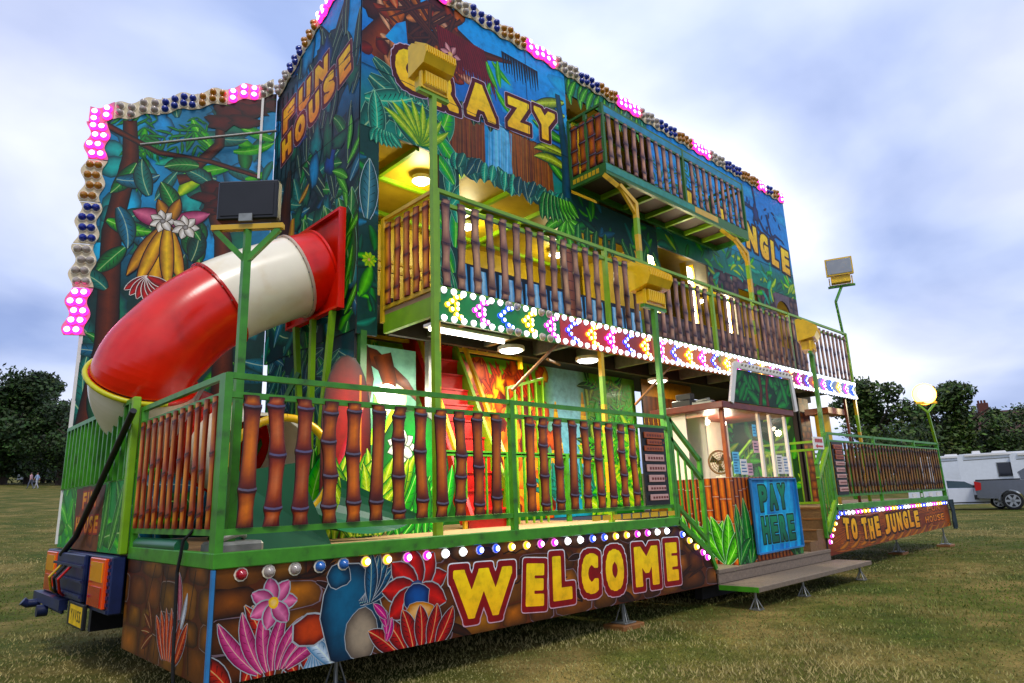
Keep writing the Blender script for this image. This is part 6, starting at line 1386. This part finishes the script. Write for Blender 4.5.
def ground():
    m, nt, b = newmat('meadow_soil')
    n1 = noise(nt, .6, 6, rough=.65); n2 = noise(nt, 3.5, 6, rough=.7); n3 = noise(nt, 40, 4, rough=.7)
    r1 = ramp(nt, n1.outputs['Fac'], [(.36, hx('#46541c')), (.5, hx('#62602c')), (.62, hx('#8a7848'))])
    r2 = ramp(nt, n2.outputs['Fac'], [(.3, (.6, .66, .5)), (.7, (1.25, 1.2, 1.1))]); r3 = ramp(nt, n3.outputs['Fac'], [(.3, (.55, .55, .5)), (.7, (1.3, 1.3, 1.25))])
    mm = nt.nodes.new('ShaderNodeMix'); mm.data_type = 'RGBA'; mm.blend_type = 'MULTIPLY'; mm.inputs['Factor'].default_value = 1; nt.links.new(r1.outputs['Color'], mm.inputs['A']); nt.links.new(r2.outputs['Color'], mm.inputs['B'])
    mn = nt.nodes.new('ShaderNodeMix'); mn.data_type = 'RGBA'; mn.blend_type = 'MULTIPLY'; mn.inputs['Factor'].default_value = 1; nt.links.new(mm.outputs['Result'], mn.inputs['A']); nt.links.new(r3.outputs['Color'], mn.inputs['B'])
    nt.links.new(mn.outputs['Result'], b.inputs['Base Color']); b.inputs['Roughness'].default_value = .95; b.inputs['Specular IOR Level'].default_value = .1
    bp = nt.nodes.new('ShaderNodeBump'); bp.inputs['Strength'].default_value = .6; bp.inputs['Distance'].default_value = .03; nt.links.new(n3.outputs['Fac'], bp.inputs['Height']); nt.links.new(bp.outputs['Normal'], b.inputs['Normal'])
    R = [0]+[2*1.13**i for i in range(46)]; n = 72; V = []; F = []
    for r in R:
        for k in range(n):
            x = CAM_P.x+r*cos(2*pi*k/n); y = CAM_P.y+r*sin(2*pi*k/n); V.append((x, y, terr(x, y)))
    for i in range(len(R)-1):
        for k in range(n): F.append((i*n+k, (i+1)*n+k, (i+1)*n+(k+1) % n, i*n+(k+1) % n))
    me = bpy.data.meshes.new('ground'); me.from_pydata(V, [], F); me.materials.append(m); me.polygons.foreach_set('use_smooth', [True]*len(F))
    o = bpy.data.objects.new('ground', me); COL.objects.link(o); tag(o, 'dry mown meadow of brownish green grass', None, None, 'structure')

def grass():
    g = np.random.default_rng(5); N = 300000
    r = 3.4+(60-3.4)*g.random(N)**2.2; a = RAD(46.4)-RAD(49)+RAD(98)*g.random(N)      # heading in front of the viewer
    x = CAM_P.x+r*np.cos(a); y = CAM_P.y+r*np.sin(a); t = np.maximum(0, y-5); z = .059*t*t/(t+6)
    tuft = np.sin(x*2.1+1.3*np.sin(y*1.7))+np.sin(y*2.7+1.1*np.sin(x*1.9))+.8*np.sin(x*6.3+y*4.1)
    h = (.010+.020*g.random(N))*(1+.25*tuft)*np.clip((60-r)/35, .15, 1); w = (.0018+.0018*g.random(N))*(1+.16*np.minimum(r, 26))*np.clip((60-r)/25, .1, 1)
    th = g.random(N)*2*pi; ln = h*(.2+.9*g.random(N)); la = g.random(N)*2*pi
    V = np.empty((N, 3, 3)); V[:, 0] = np.stack([x-np.cos(th)*w, y-np.sin(th)*w, z], 1); V[:, 1] = np.stack([x+np.cos(th)*w, y+np.sin(th)*w, z], 1); V[:, 2] = np.stack([x+np.cos(la)*ln, y+np.sin(la)*ln, z+h], 1)
    me = bpy.data.meshes.new('grass'); me.vertices.add(3*N); me.vertices.foreach_set('co', V.ravel()); me.loops.add(3*N); me.loops.foreach_set('vertex_index', np.arange(3*N)); me.polygons.add(N); me.polygons.foreach_set('loop_start', np.arange(N)*3); me.update()
    big = np.sin(x*.62+1.7*np.sin(y*.41+1))+np.sin(y*.53+1.5*np.sin(x*.37))+.5*tuft
    k = np.clip(.42+.34*big+.25*(g.random(N)-.5)*2, 0, 1)[:, None]
    gr, dr = np.array(hx('#5e7626')), np.array(hx('#b4a468')); c = gr*(1-k)+dr*k; c *= (.7+.6*g.random((N, 1)))
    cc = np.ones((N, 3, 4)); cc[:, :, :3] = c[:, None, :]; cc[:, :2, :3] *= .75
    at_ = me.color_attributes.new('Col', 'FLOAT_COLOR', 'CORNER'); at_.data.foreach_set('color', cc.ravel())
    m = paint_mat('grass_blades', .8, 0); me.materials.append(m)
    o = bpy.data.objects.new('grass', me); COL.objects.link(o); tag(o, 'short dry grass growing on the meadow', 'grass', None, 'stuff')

# ------------------------------------------------------------------ trees
def tree(label, x, y, h, w, n, c0, c1, seed, trunk=.28):
    rr = random.Random(seed); z0 = terr(x, y); t = thing('tree', label, 'tree', (x, y, z0), 'trees round the meadow')
    m = MB(); m.tube([(x, y, z0-.3), (x+.1, y, z0+h*.3), (x-.1, y+.1, z0+h*.65)], [h*.035, h*.026, h*.01], 8)
    for k in range(7):
        a = rr.uniform(0, 2*pi); b = z0+h*rr.uniform(.25, .5); m.tube([(x, y, b), (x+cos(a)*w*.2, y+sin(a)*w*.2, b+h*.15), (x+cos(a)*w*.38, y+sin(a)*w*.38, b+h*.25)], [h*.014, h*.009, h*.004], 6)
    m.build('trunk', 'bark', t)
    lobes = []
    for k in range(34):
        a = rr.uniform(0, 2*pi); q = rr.uniform(0, .42)*w; zz = rr.uniform(trunk, .9); q *= (1.12-abs(zz-.45)*1.35); s = w*rr.uniform(.12, .23)*(1.1-zz*.4); lobes.append((x+cos(a)*q, y+sin(a)*q, z0+h*zz, s))
    m = MB(); m2 = MB(); nn = n//len(lobes); sz = h*.024
    for lx, ly, lz, s in lobes:
        kk = rr.uniform(.75, 1.25)
        for i in range(nn):
            d = Vector((rr.gauss(0, 1), rr.gauss(0, 1), rr.gauss(0, 1))).normalized()*s*(rr.random()**.35)*rr.uniform(.8, 1.12); d.z *= .8
            p = Vector((lx, ly, lz))+d; u = Vector((rr.gauss(0, 1), rr.gauss(0, 1), rr.gauss(0, 1))).normalized(); v = u.orthogonal().normalized(); q = sz*rr.uniform(.5, 1.15)
            c = mixc(c0, c1, rr.random()); c = tuple(e*kk*rr.uniform(.75, 1.25) for e in c)
            m.face([p-u*q, p+v*q*.6, p+u*q, p-v*q*.6], 0, [c]*4)
    m.build('crown', 'leafpaint', t)

# ------------------------------------------------------------------ vehicles
def prof(mb, pts, y0, y1, F, m=0, mside=None):
    mb.prism([F(x, y0, z) for x, z in pts], Vector(F(0, y1, 0))-Vector(F(0, y0, 0)), m, mside)
def arch(cx, r, z0, n=10, rev=False): return [(cx+r*cos(a), z0+r*sin(a)) for a in [pi*i/n for i in range(n+1)]][::(-1 if rev else 1)]
def wheel(t, F, cx, cy, r, out):
    m = MB(); c = Vector(F(cx, cy, r)); ax = (Vector(F(0, out, 0))-Vector(F(0, 0, 0))).normalized()
    m.tube([c-ax*.11, c-ax*.10, c+ax*.09, c+ax*.11], [r*.9, r, r, r*.9], 28); o = m.build('wheel', 'rubber', t)
    m = MB(); e = c+ax*.112; m.tube([e, e+ax*.008], r*.70, 24, 1)
    xx = (Vector(F(1, 0, 0))-Vector(F(0, 0, 0)))
    for k in range(6):
        a = 2*pi*k/6; d = xx*cos(a)+Z*sin(a); m.bar(e+ax*.012, e+ax*.012+d*r*.68, .09*r/.38, .02, 0, up=ax)
    for k in range(24):
        a0, a1 = 2*pi*k/24, 2*pi*(k+1)/24; m.bar(e+ax*.01+(xx*cos(a0)+Z*sin(a0))*r*.68, e+ax*.01+(xx*cos(a1)+Z*sin(a1))*r*.68, .03, .02, 0, up=ax)
    m.build('rim', ['alloy', 'black'], o)
def frame(x, y, z, ang):
    c, s = cos(ang), sin(ang)
    return lambda a, b, e: (x+a*c-b*s, y+a*s+b*c, z+e)
def vehicles():
    MAT['carglass'] = M('tinted_car_glass', '#3c5058', .1, var=.1, coat=.3)
    H = atan2(-.98, .2)
    # pickup: local x forward, rear at 0
    wp = Vector((36.62, 2.95, 0)); hd = Vector((cos(H), sin(H), 0)); rp = wp-hd*1.32+Vector((.95*.98, .95*.2, 0))
    F = frame(rp.x, rp.y, terr(rp.x, rp.y), H)
    t = thing('pickup_truck', 'metallic grey pickup truck parked with its rear towards the ride', 'pickup', F(0, 0, 0), 'vehicles parked on the meadow')
    m = MB(); lo = [(0, .62), (.05, .55), (.86, .52)]+arch(1.32, .46, .44, rev=True)+[(1.8, .45), (3.95, .45)]+arch(4.42, .46, .44, rev=True)+[(5.2, .5), (5.3, .7), (5.25, 1.05), (4.1, 1.2), (3.45, 1.26), (1.85, 1.34), (.02, 1.36)]
    prof(m, lo, -.93, .93, F); m.build('body', 'cargrey', t)
    m = MB(); prof(m, [(1.8, 1.35), (3.55, 1.27), (2.95, 1.82), (2.0, 1.86), (1.72, 1.7)], -.80, .80, F); m.build('cab', 'cargrey', t)
    for s in (-1, 1):
        m = MB(); prof(m, [(1.95, 1.40), (2.55, 1.37), (2.55, 1.76), (2.0, 1.78)], s*.802, s*.812, F); prof(m, [(2.62, 1.37), (3.3, 1.33), (2.9, 1.74), (2.62, 1.76)], s*.802, s*.812, F); m.build('side_window', 'darkglass', t)
        m = MB(); prof(m, [(0-.03, .90), (.20, .94), (.24, 1.26), (-.03, 1.34)], s*.84, s*.945, F); m.build('tail_light', 'redlens', t)
        for cx in (1.32, 4.42): wheel(t, F, cx, s*.86, .41, s)
        m = MB(); q = [(1.32+r*cos(a), .44+r*sin(a)) for r, aa in ((.54, 0), (.46, 1)) for a in ([pi*i/10 for i in range(11)] if not aa else [pi*i/10 for i in range(10, -1, -1)])]; prof(m, q, s*.925, s*.955, F); m.build('wheel_arch', 'cargrey', t)
    m = MB(); prof(m, [(-.12, .5), (.06, .5), (.06, .72), (-.12, .70)], -.88, .88, F); m.build('bumper', 'black', t)
    m = MB(); prof(m, [(-.012, .75), (0-.001, .75), (-.001, 1.33), (-.012, 1.33)], -.84, .84, F); m.build('tailgate', 'cargrey', t)
    m = MB(); prof(m, [(.03, 1.362), (1.75, 1.345), (1.75, 1.40), (.03, 1.41)], -.9, .9, F); m.build('bed_cover', 'black', t)
    # white saloon
    x, y = at(958, 32.5); H2 = atan2(-.97, .24); F = frame(x+.45, y+2.35, terr(x, y+2.35), H2)
    t = thing('parked_car', 'white saloon car parked behind the grey pickup', 'car', F(0, 0, 0), 'vehicles parked on the meadow')
    m = MB(); lo = [(0, .5), (.1, .32), (.55, .26)]+arch(.9, .36, .3, rev=True)+[(1.3, .24), (3.3, .24)]+arch(3.7, .36, .3, rev=True)+[(4.3, .26), (4.52, .42), (4.5, .66), (4.3, .80), (3.3, .95), (2.0, .98), (.5, 1.0), (.02, .92)]
    prof(m, lo, -.88, .88, F); m.build('body', 'carwhite', t)
    m = MB(); prof(m, [(.35, .99), (3.35, .94), (2.55, 1.38), (1.7, 1.45), (1.0, 1.36)], -.70, .70, F); m.build('roof', 'carwhite', t)
    for s in (-1, 1):
        m = MB(); prof(m, [(.75, 1.03), (1.65, 1.02), (1.65, 1.37), (1.1, 1.31)], s*.70, s*.715, F); prof(m, [(1.72, 1.02), (3.0, .99), (2.45, 1.31), (1.72, 1.38)], s*.70, s*.715, F); m.build('side_window', 'carglass', t)
        for cx in (.9, 3.7): wheel(t, F, cx, s*.8, .33, s)
        m = MB(); prof(m, [(2.75, 1.0), (2.95, 1.0), (2.93, 1.12), (2.77, 1.12)], s*.9, s*1.08, F); m.build('mirror', 'black', t)
        m = MB(); prof(m, [(1.69, .42), (1.70, .42), (1.70, .98), (1.69, .98)], s*.881, s*.884, F); prof(m, [(2.75, .42), (2.76, .42), (2.76, .96), (2.75, .96)], s*.881, s*.884, F); prof(m, [(.2, .28), (4.2, .28), (4.2, .34), (.2, .34)], s*.8805, s*.8835, F); m.build('door_seam', 'black', t)
    m = MB(); prof(m, [(-.01, .7), (.1, .7), (.12, .84), (-.005, .86)], -.85, .85, F); m.build('tail_light', 'redlens', t)
    # motorhomes and caravan
    def van(label, px, dep, L, h, ang, win, nose=.5, name='motorhome', cat='motorhome', roofbits=((.3, .4, .12), (.6, .25, .25))):
        x, y = at(px, dep); z = terr(x, y); F = frame(x, y, z, ang); t = thing(name, label, cat, (x, y, z), 'white campers parked on the meadow')
        m = MB(); prof(m, [(0, .55), (L-nose, .5), (L, .8), (L, 1.2), (L-nose*.9, h*.78), (L-nose*1.1, h*.98), (L-nose*1.4, h), (.15, h), (0, h-.15)], -1.1, 1.1, F); m.build('body', 'caravan', t)
        for s in (-1, 1):
            for a, b, c, d in win:
                m = MB(); prof(m, [(a, c), (b, c), (b, d), (a, d)], s*1.101, s*1.125, F); w = m.build('window', 'darkglass', t)
                m = MB()
                for q in ((a-.04, b+.04, c-.04, c), (a-.04, b+.04, d, d+.04), (a-.04, a, c, d), (b, b+.04, c, d)): prof(m, [(q[0], q[2]), (q[1], q[2]), (q[1], q[3]), (q[0], q[3])], s*1.101, s*1.13, F)
                m.build('frame', 'galv', w)
            for cx in (1.3, L-1.2): wheel(t, F, cx, s*1.0, .34, s)
            m = MB(); prof(m, [(.3, h-.42), (L*.6, h-.36), (L*.6, h-.30), (.3, h-.36)], s*1.101, s*1.106, F); m.build('stripe', 'galv', t)
            m = MB(); prof(m, [(.4, h-.16), (L*.55, h-.16), (L*.55, h-.04), (.4, h-.04)], s*1.101, s*1.2, F); m.build('awning', 'whitep', t)
        for a, b, c in roofbits: m = MB(); prof(m, [(L*a, h), (L*a+.6*b/.3, h), (L*a+.55*b/.3, h+c), (L*a+.05, h+c)], -.3, .3, F); m.build('roof_vent', 'whitep', t)
    van('white motorhome with a dark square window behind the grey pickup', 962, 43, 6.2, 3.0, H+.04, ((2.0, 3.3, 1.55, 2.35), (4.3, 4.9, 1.7, 2.3)))
    van('white motorhome at the left of the row behind the white car', 922, 47, 5.4, 2.95, H+.1, ((2.7, 3.5, 1.4, 2.2), (4.0, 4.4, 1.6, 2.2)))
    van('pale caravan at the right edge beside the motorhome', 1016, 41, 6.2, 2.95, H-.05, ((.7, 1.8, 1.5, 2.2), (3, 4.2, 1.5, 2.2)), .5, 'caravan', 'caravan')
    van('small white caravan far off under the dark trees', 20, 97, 5.5, 2.6, .3, ((1, 2, 1.4, 2), (3, 4, 1.4, 2)), .4, 'caravan', 'caravan')
    # house beyond the trees
    x, y = at(1024, 108); z = terr(x, y); F = frame(x, y, z, H+.25); t = thing('house', 'brown brick house with a chimney behind the right trees', 'house', (x, y, z))
    m = MB(); m.mesh([F(a, b, c) for c in (0, 8.2) for a, b in ((-5, -4), (7, -4), (7, 4), (-5, 4))], [(0, 1, 5, 4), (1, 2, 6, 5), (2, 3, 7, 6), (3, 0, 4, 7)]); m.build('wall', M('house_brick', '#8a6a58', .8, var=.2), t)
    m = MB(); prof(m, [], 0, 1, F) if 0 else None
    for y0 in (0,):
        V = [F(-5.4, -4.5, 8.1), F(7.4, -4.5, 8.1), F(7.4, 4.5, 8.1), F(-5.4, 4.5, 8.1), F(-5.4, 0, 12.2), F(7.4, 0, 12.2)]
        m.mesh(V, [(0, 1, 5, 4), (2, 3, 4, 5), (0, 4, 3), (1, 2, 5)])
    rf = m.build('roof', M('clay_tile_roof', '#4a2c26', .8, var=.25, scale=3), t)
    m = MB(); m.mesh([F(a, b, c) for c in (11, 13.6) for a, b in ((-4.2, -.6), (-2.8, -.6), (-2.8, .6), (-4.2, .6))], [(0, 1, 5, 4), (1, 2, 6, 5), (2, 3, 7, 6), (3, 0, 4, 7), (4, 5, 6, 7)])
    for k in range(3): m.tube([F(-4+.45*k, 0, 13.6), F(-4+.45*k, 0, 14.1)], .16, 8)
    m.build('chimney', M('chimney_brick', '#5a2c24', .8, var=.25), rf)
    for a in (-3, 0, 3, 5):
        for c in (1.5, 5): m = MB(); m.mesh([F(a+p, -4.03, c+q) for p, q in ((0, 0), (1.1, 0), (1.1, 1.5), (0, 1.5))], [(0, 1, 2, 3)]); m.build('window', 'darkglass', t)

def person(label, px, dep, top, legs, hair, step):
    x, y = at(px, dep); z = terr(x, y)
    V = {'pelvis': (0, 0, .92), 'waist': (0, 0, 1.08), 'chest': (0, 0, 1.32), 'neck': (0, 0, 1.47), 'head': (.01, 0, 1.58), 'crown': (.0, 0, 1.70)}
    R = {'pelvis': .14, 'waist': .12, 'chest': .15, 'neck': .055, 'head': .085, 'crown': .07}
    E = [('pelvis', 'waist'), ('waist', 'chest'), ('chest', 'neck'), ('neck', 'head'), ('head', 'crown')]
    for s, nm in ((-1, 'l'), (1, 'r')):
        k = step*s
        V.update({nm+'hip': (0, s*.09, .86), nm+'knee': (.12*k+.04, s*.1, .48), nm+'ankle': (.26*k-.03, s*.1, .08), nm+'toe': (.26*k+.13, s*.1, .035), nm+'sh': (0, s*.17, 1.38), nm+'elbow': (-.10*k, s*.24, 1.11), nm+'hand': (-.16*k+.06, s*.25, .86)})
        R.update({nm+'hip': .095, nm+'knee': .062, nm+'ankle': .042, nm+'toe': .035, nm+'sh': .06, nm+'elbow': .042, nm+'hand': .035})
        E += [('pelvis', nm+'hip'), (nm+'hip', nm+'knee'), (nm+'knee', nm+'ankle'), (nm+'ankle', nm+'toe'), ('chest', nm+'sh'), (nm+'sh', nm+'elbow'), (nm+'elbow', nm+'hand')]
    ks = list(V); me = bpy.data.meshes.new('skel'); me.from_pydata([V[k] for k in ks], [(ks.index(a), ks.index(b)) for a, b in E], [])
    o = bpy.data.objects.new('person', me); COL.objects.link(o); md = o.modifiers.new('s', 'SKIN'); 
    for i, k in enumerate(ks): me.skin_vertices[0].data[i].radius = (R[k], R[k]); me.skin_vertices[0].data[i].use_root = k == 'pelvis'
    sb = o.modifiers.new('u', 'SUBSURF'); sb.levels = 1; sb.render_levels = 1
    bpy.context.view_layer.update(); ev = o.evaluated_get(bpy.context.evaluated_depsgraph_get()); nm_ = bpy.data.meshes.new_from_object(ev); bpy.data.objects.remove(o)
    for c in (legs, top, '#b88a70'): nm_.materials.append(M('cloth_'+c[1:], c, .8))
    for p in nm_.polygons: c = p.center; p.material_index = 0 if c.z < .95 and abs(c.y) < .2 else 2 if (c.z > 1.45 or (abs(c.y) > .19 and c.z < 1.12)) else 1; p.use_smooth = True
    o = bpy.data.objects.new('person', nm_); COL.objects.link(o); o.location = (x, y, z); o.rotation_euler = (0, 0, 2.4); tag(o, label, 'person', 'people walking on the meadow')
    m = MB(); m.dome((0, 0, 1.60), (-.25, 0, 1), .105, .13, 12, 4); h = m.build('hair', M('hair_'+hair[1:], hair, .7), None, local=True, origin=(0, 0, 0)); h.parent = o

def litter():
    for k, (x, y, lab) in enumerate(((9.9, -2.75, 'crumpled white paper lying on the grass right of the step'), (-.62, 3.35, 'crumpled pale wrapper lying on the grass by the trailer tail'))):
        r = random.Random(k); m = MB(); bm = bmesh.new(); bmesh.ops.create_icosphere(bm, subdivisions=2, radius=.06)
        for v in bm.verts: v.co *= r.uniform(.6, 1.15); v.co.z *= .5
        bm.verts.index_update(); m.mesh([(x+v.co.x, y+v.co.y, .03+v.co.z) for v in bm.verts], [tuple(q.index for q in f.verts) for f in bm.faces]); bm.free()
        tag(m.build('paper', 'whitep'), lab, 'litter')

def background():
    litter()
    MAT['bark'] = M('bark', '#3a3026', .9, var=.3, scale=3); MAT['leafpaint'] = paint_mat('leaf_paint', .6, 0)
    D0, D1 = hx('#1a2c0e'), hx('#3a5220')
    for lab, px, dep, h, w, n, s in (('large dark tree at the left edge of the picture', 2, 88, 15.5, 16, 11000, 1), ('broad dark tree second from the left edge', 27, 92, 16.0, 15, 11000, 2), ('smaller dark tree between the broad tree and the wing board', 58, 86, 11.5, 11, 8000, 3), ('dark tree mostly hidden behind the wing board', 88, 80, 13, 11, 7000, 4), ('low dark tree filling the gap under the left trees', 42, 98, 9, 14, 7000, 9),
        ('ragged tree just right of the walkway end', 882, 68, 12.0, 10.5, 11000, 5), ('tall round tree right of the lit floodlight', 960, 74, 12.6, 11, 12000, 6), ('smaller tree in front of the brown house', 1006, 76, 9.8, 9, 9000, 7), ('low tree between the ragged and the round tree', 922, 82, 8.8, 10, 8000, 8), ('bushy tree at the right picture edge behind the caravan', 1048, 72, 9.5, 11, 8000, 10), ('low bushy tree behind the motorhomes', 985, 88, 7.0, 14, 7000, 11)):
        x, y = at(px, dep); tree(lab, x, y, h, w, n, D0 if px < 200 else hx('#22320f'), D1 if px < 200 else hx('#546c28'), s, .12 if h < 10 else .18)
    vehicles()
    person('person in a pink top walking on the far meadow', 30.5, 72, '#c89aa0', '#5a6070', '#2a2018', 1)
    person('person in a pale blue top walking beside the one in pink', 36.5, 72, '#9ab0d0', '#a8a8b0', '#3a2a1c', -1)

# ================================================================== BUILD
SUN_EL, SUN_ROT, SUN_E = 52, 208, 1.5
CLOUD_B, CLOUD_OFF, GLOW_DIR = 15.5, (.4, 2.2, 0), (.62, .62, .42)
setup_mats(); setup_bulbs()
camera(); world(); ground(); grass()
decks(); deck_rails(); entrance(); booth()
facade(); ride_body(); light_fittings(); inner_ground(); walkway(); balcony(); borders(); end_panel(); wing(); slide(); floods(); tail()
background()
S.view_settings.view_transform = 'Standard'; S.view_settings.look = 'None'; S.view_settings.exposure = 0; S.view_settings.gamma = 1; S.view_settings.use_curve_mapping = False
S.render.engine = 'CYCLES'; S.cycles.use_denoising = True; S.cycles.denoiser = 'OPENIMAGEDENOISE'
S.cycles.max_bounces = 6; S.cycles.diffuse_bounces = 3; S.cycles.glossy_bounces = 3; S.cycles.transparent_max_bounces = 8; S.cycles.sample_clamp_indirect = 6
